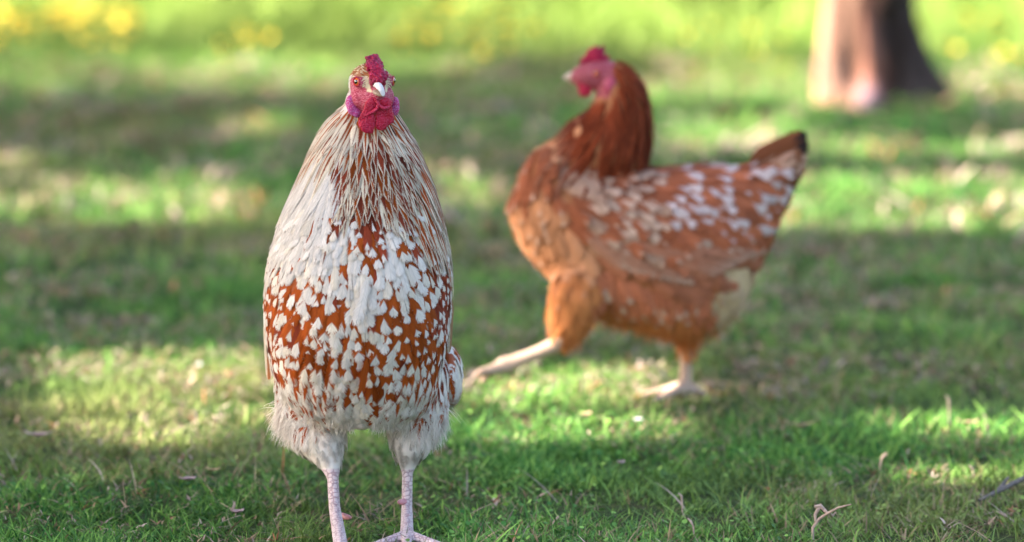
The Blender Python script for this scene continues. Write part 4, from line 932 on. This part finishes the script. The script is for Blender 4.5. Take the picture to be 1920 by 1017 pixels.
for k in range(7):
    a = k * 2.4; z = 2.6 + k * .42; e = Vector((top.x + math.cos(a) * 1.3, top.y + .15 + math.sin(a) * 1.3, z + .9)); limbs.append(e)
    chain(bm, [((top.x, top.y + .1, z), .035), ((top.x + math.cos(a) * .6, top.y + .12 + math.sin(a) * .6, z + .5), .024), (tuple(e), .009)], 1, .6)
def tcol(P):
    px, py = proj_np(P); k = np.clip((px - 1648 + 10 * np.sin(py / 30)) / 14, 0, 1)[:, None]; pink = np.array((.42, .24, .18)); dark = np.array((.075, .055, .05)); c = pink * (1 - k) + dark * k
    g = np.exp(-((px - 1603) / 13) ** 2)[:, None]; c = c * (1 - .6 * g); mid = np.clip((px - 1606) / 8, 0, 1)[:, None] * (1 - k); c = c * (1 - mid) + c * mid * np.array((.85, .68, .66)); burr = np.exp(-(((px - 1627) / 17) ** 2 + ((py - 195) / 28) ** 2))[:, None]; c = c * (1 - burr) + np.array((.50, .38, .50)) * burr; return c  # g darkens the groove between the stems: crease shade put into the colour
cp = []
for e in limbs + [Vector((top.x, top.y + .3, 6.2))]:
    for _ in range(26): q = np.array(e) + rng.normal(0, .35, 3); cp.append(q + rng.normal(0, .12, (34, 3)))
cp = np.vstack(cp); cp = cp[cp[:, 2] > 2.2]
tree_from("tree", bm, tcol, .012, cp, lc_, .05, "tree trunk with pinkish bark and a right side painted dark as shade")

# shade trees beside the lawn, left of the frame: their crowns let the light through where the lawn is sunlit
LIT = [ # px0, px1, py0, py1 (edges soft, ragged)
    (-400, 2400, -300, 118), (-400, 700, 118, 172), (330, 640, 110, 140), (1240, 1560, 100, 200), (1760, 2400, 100, 178), (1470, 2050, 176, 212), (640, 745, 815, 862), (1640, 1900, 868, 905), (200, 420, 838, 856), (430, 570, 228, 262), (60, 160, 150, 200), (640, 980, 110, 135),
    (-400, 80, 300, 345), (60, 470, 330, 372), (-400, 540, 372, 432), (810, 960, 325, 402), (1380, 2400, 335, 438), (1230, 1560, 225, 285), (1560, 2400, 268, 298), (1150, 1330, 160, 200),
    (60, 560, 664, 815), (560, 720, 700, 830), (60, 300, 715, 755), (150, 480, 790, 845), (850, 1320, 690, 775), (1280, 1450, 735, 768), (850, 1330, 780, 845), (1200, 1300, 790, 818), (1640, 2100, 775, 826), (1690, 1800, 795, 850), (1800, 2000, 872, 905), (380, 420, 510, 525), (850, 900, 590, 640),
    (-100, 60, 790, 805), (1640, 1700, 1000, 1010), (470, 520, 640, 665)]
def lit(px, py):
    v = np.zeros(len(px)); 
    for x0, x1, y0, y1 in LIT:
        sx = np.minimum(px - x0, x1 - px) / 45 + .5; sy = np.minimum(py - y0, y1 - py) / (7 + .02 * (y1 - y0)) + .5; v = np.maximum(v, np.clip(np.minimum(sx, sy), 0, 1))
    nz = fnoise(px / 75, py / 16, 71); v = v * (.62 + .75 * nz) + (.95 * (nz - .5) + .12) * (py < 400) * (px > -500) + .9 * (nz - .56) * (py >= 400) * (py < 860)
    return v > .40
n = 240000; gx = rng.uniform(-2.2, 3.2, n); gy = rng.uniform(-2.6, 12, n); Pg = np.stack([gx, gy, np.zeros(n)], 1); px, py = proj_np(Pg)
dark = ~lit(px, py); vis = (np.abs(px - 960) < 1700) & (py < 1500)
outn = fnoise(gx * 2.5, gy * 2.5, 83) < .62; dark = np.where(vis, dark, outn); dark &= ~(gy > 8.2)
Pg = Pg[dark]; zz = rng.uniform(3.1, 4.9, len(Pg)); Sd = np.array(SUN_DIR); cr = Pg + Sd * (zz / Sd[2])[:, None]
def shade_tree(x0, y0, ya, yb, label):
    sel = cr[(cr[:, 1] >= ya) & (cr[:, 1] < yb)]; bm = Solid(); z1 = 3.0
    chain(bm, [((x0, y0, -.1), .26), ((x0, y0, .3), .19), ((x0 + .1, y0 + .05, 1.6), .16), ((x0 + .2, y0, z1), .13), ((x0 + .1, y0, 4.9), .05)], 2, .4)
    for k in range(9):
        tgt = sel[rng.integers(len(sel))]; m = (Vector((x0 + .15, y0, 2.2 + .2 * k)) + Vector(tgt)) / 2 + Vector((0, 0, .25)); chain(bm, [((x0 + .15, y0, 2.0 + .2 * k), .06), (m, .035), (tuple(tgt), .01)], 1, .6)
    return tree_from("shade_tree", bm, lambda P: np.tile(np.array((.16, .12, .09)), (len(P), 1)), .03, sel, lc_, .062, label, 2)
shade_tree(-6.6, .2, -9, 2.0, "leafy tree shading the rooster from beyond the left edge"); shade_tree(-6.9, 4.0, 2.0, 5.4, "leafy tree shading the middle of the lawn from the left"); shade_tree(-6.5, 7.4, 5.4, 20, "leafy tree shading the lawn near the meadow from the left")
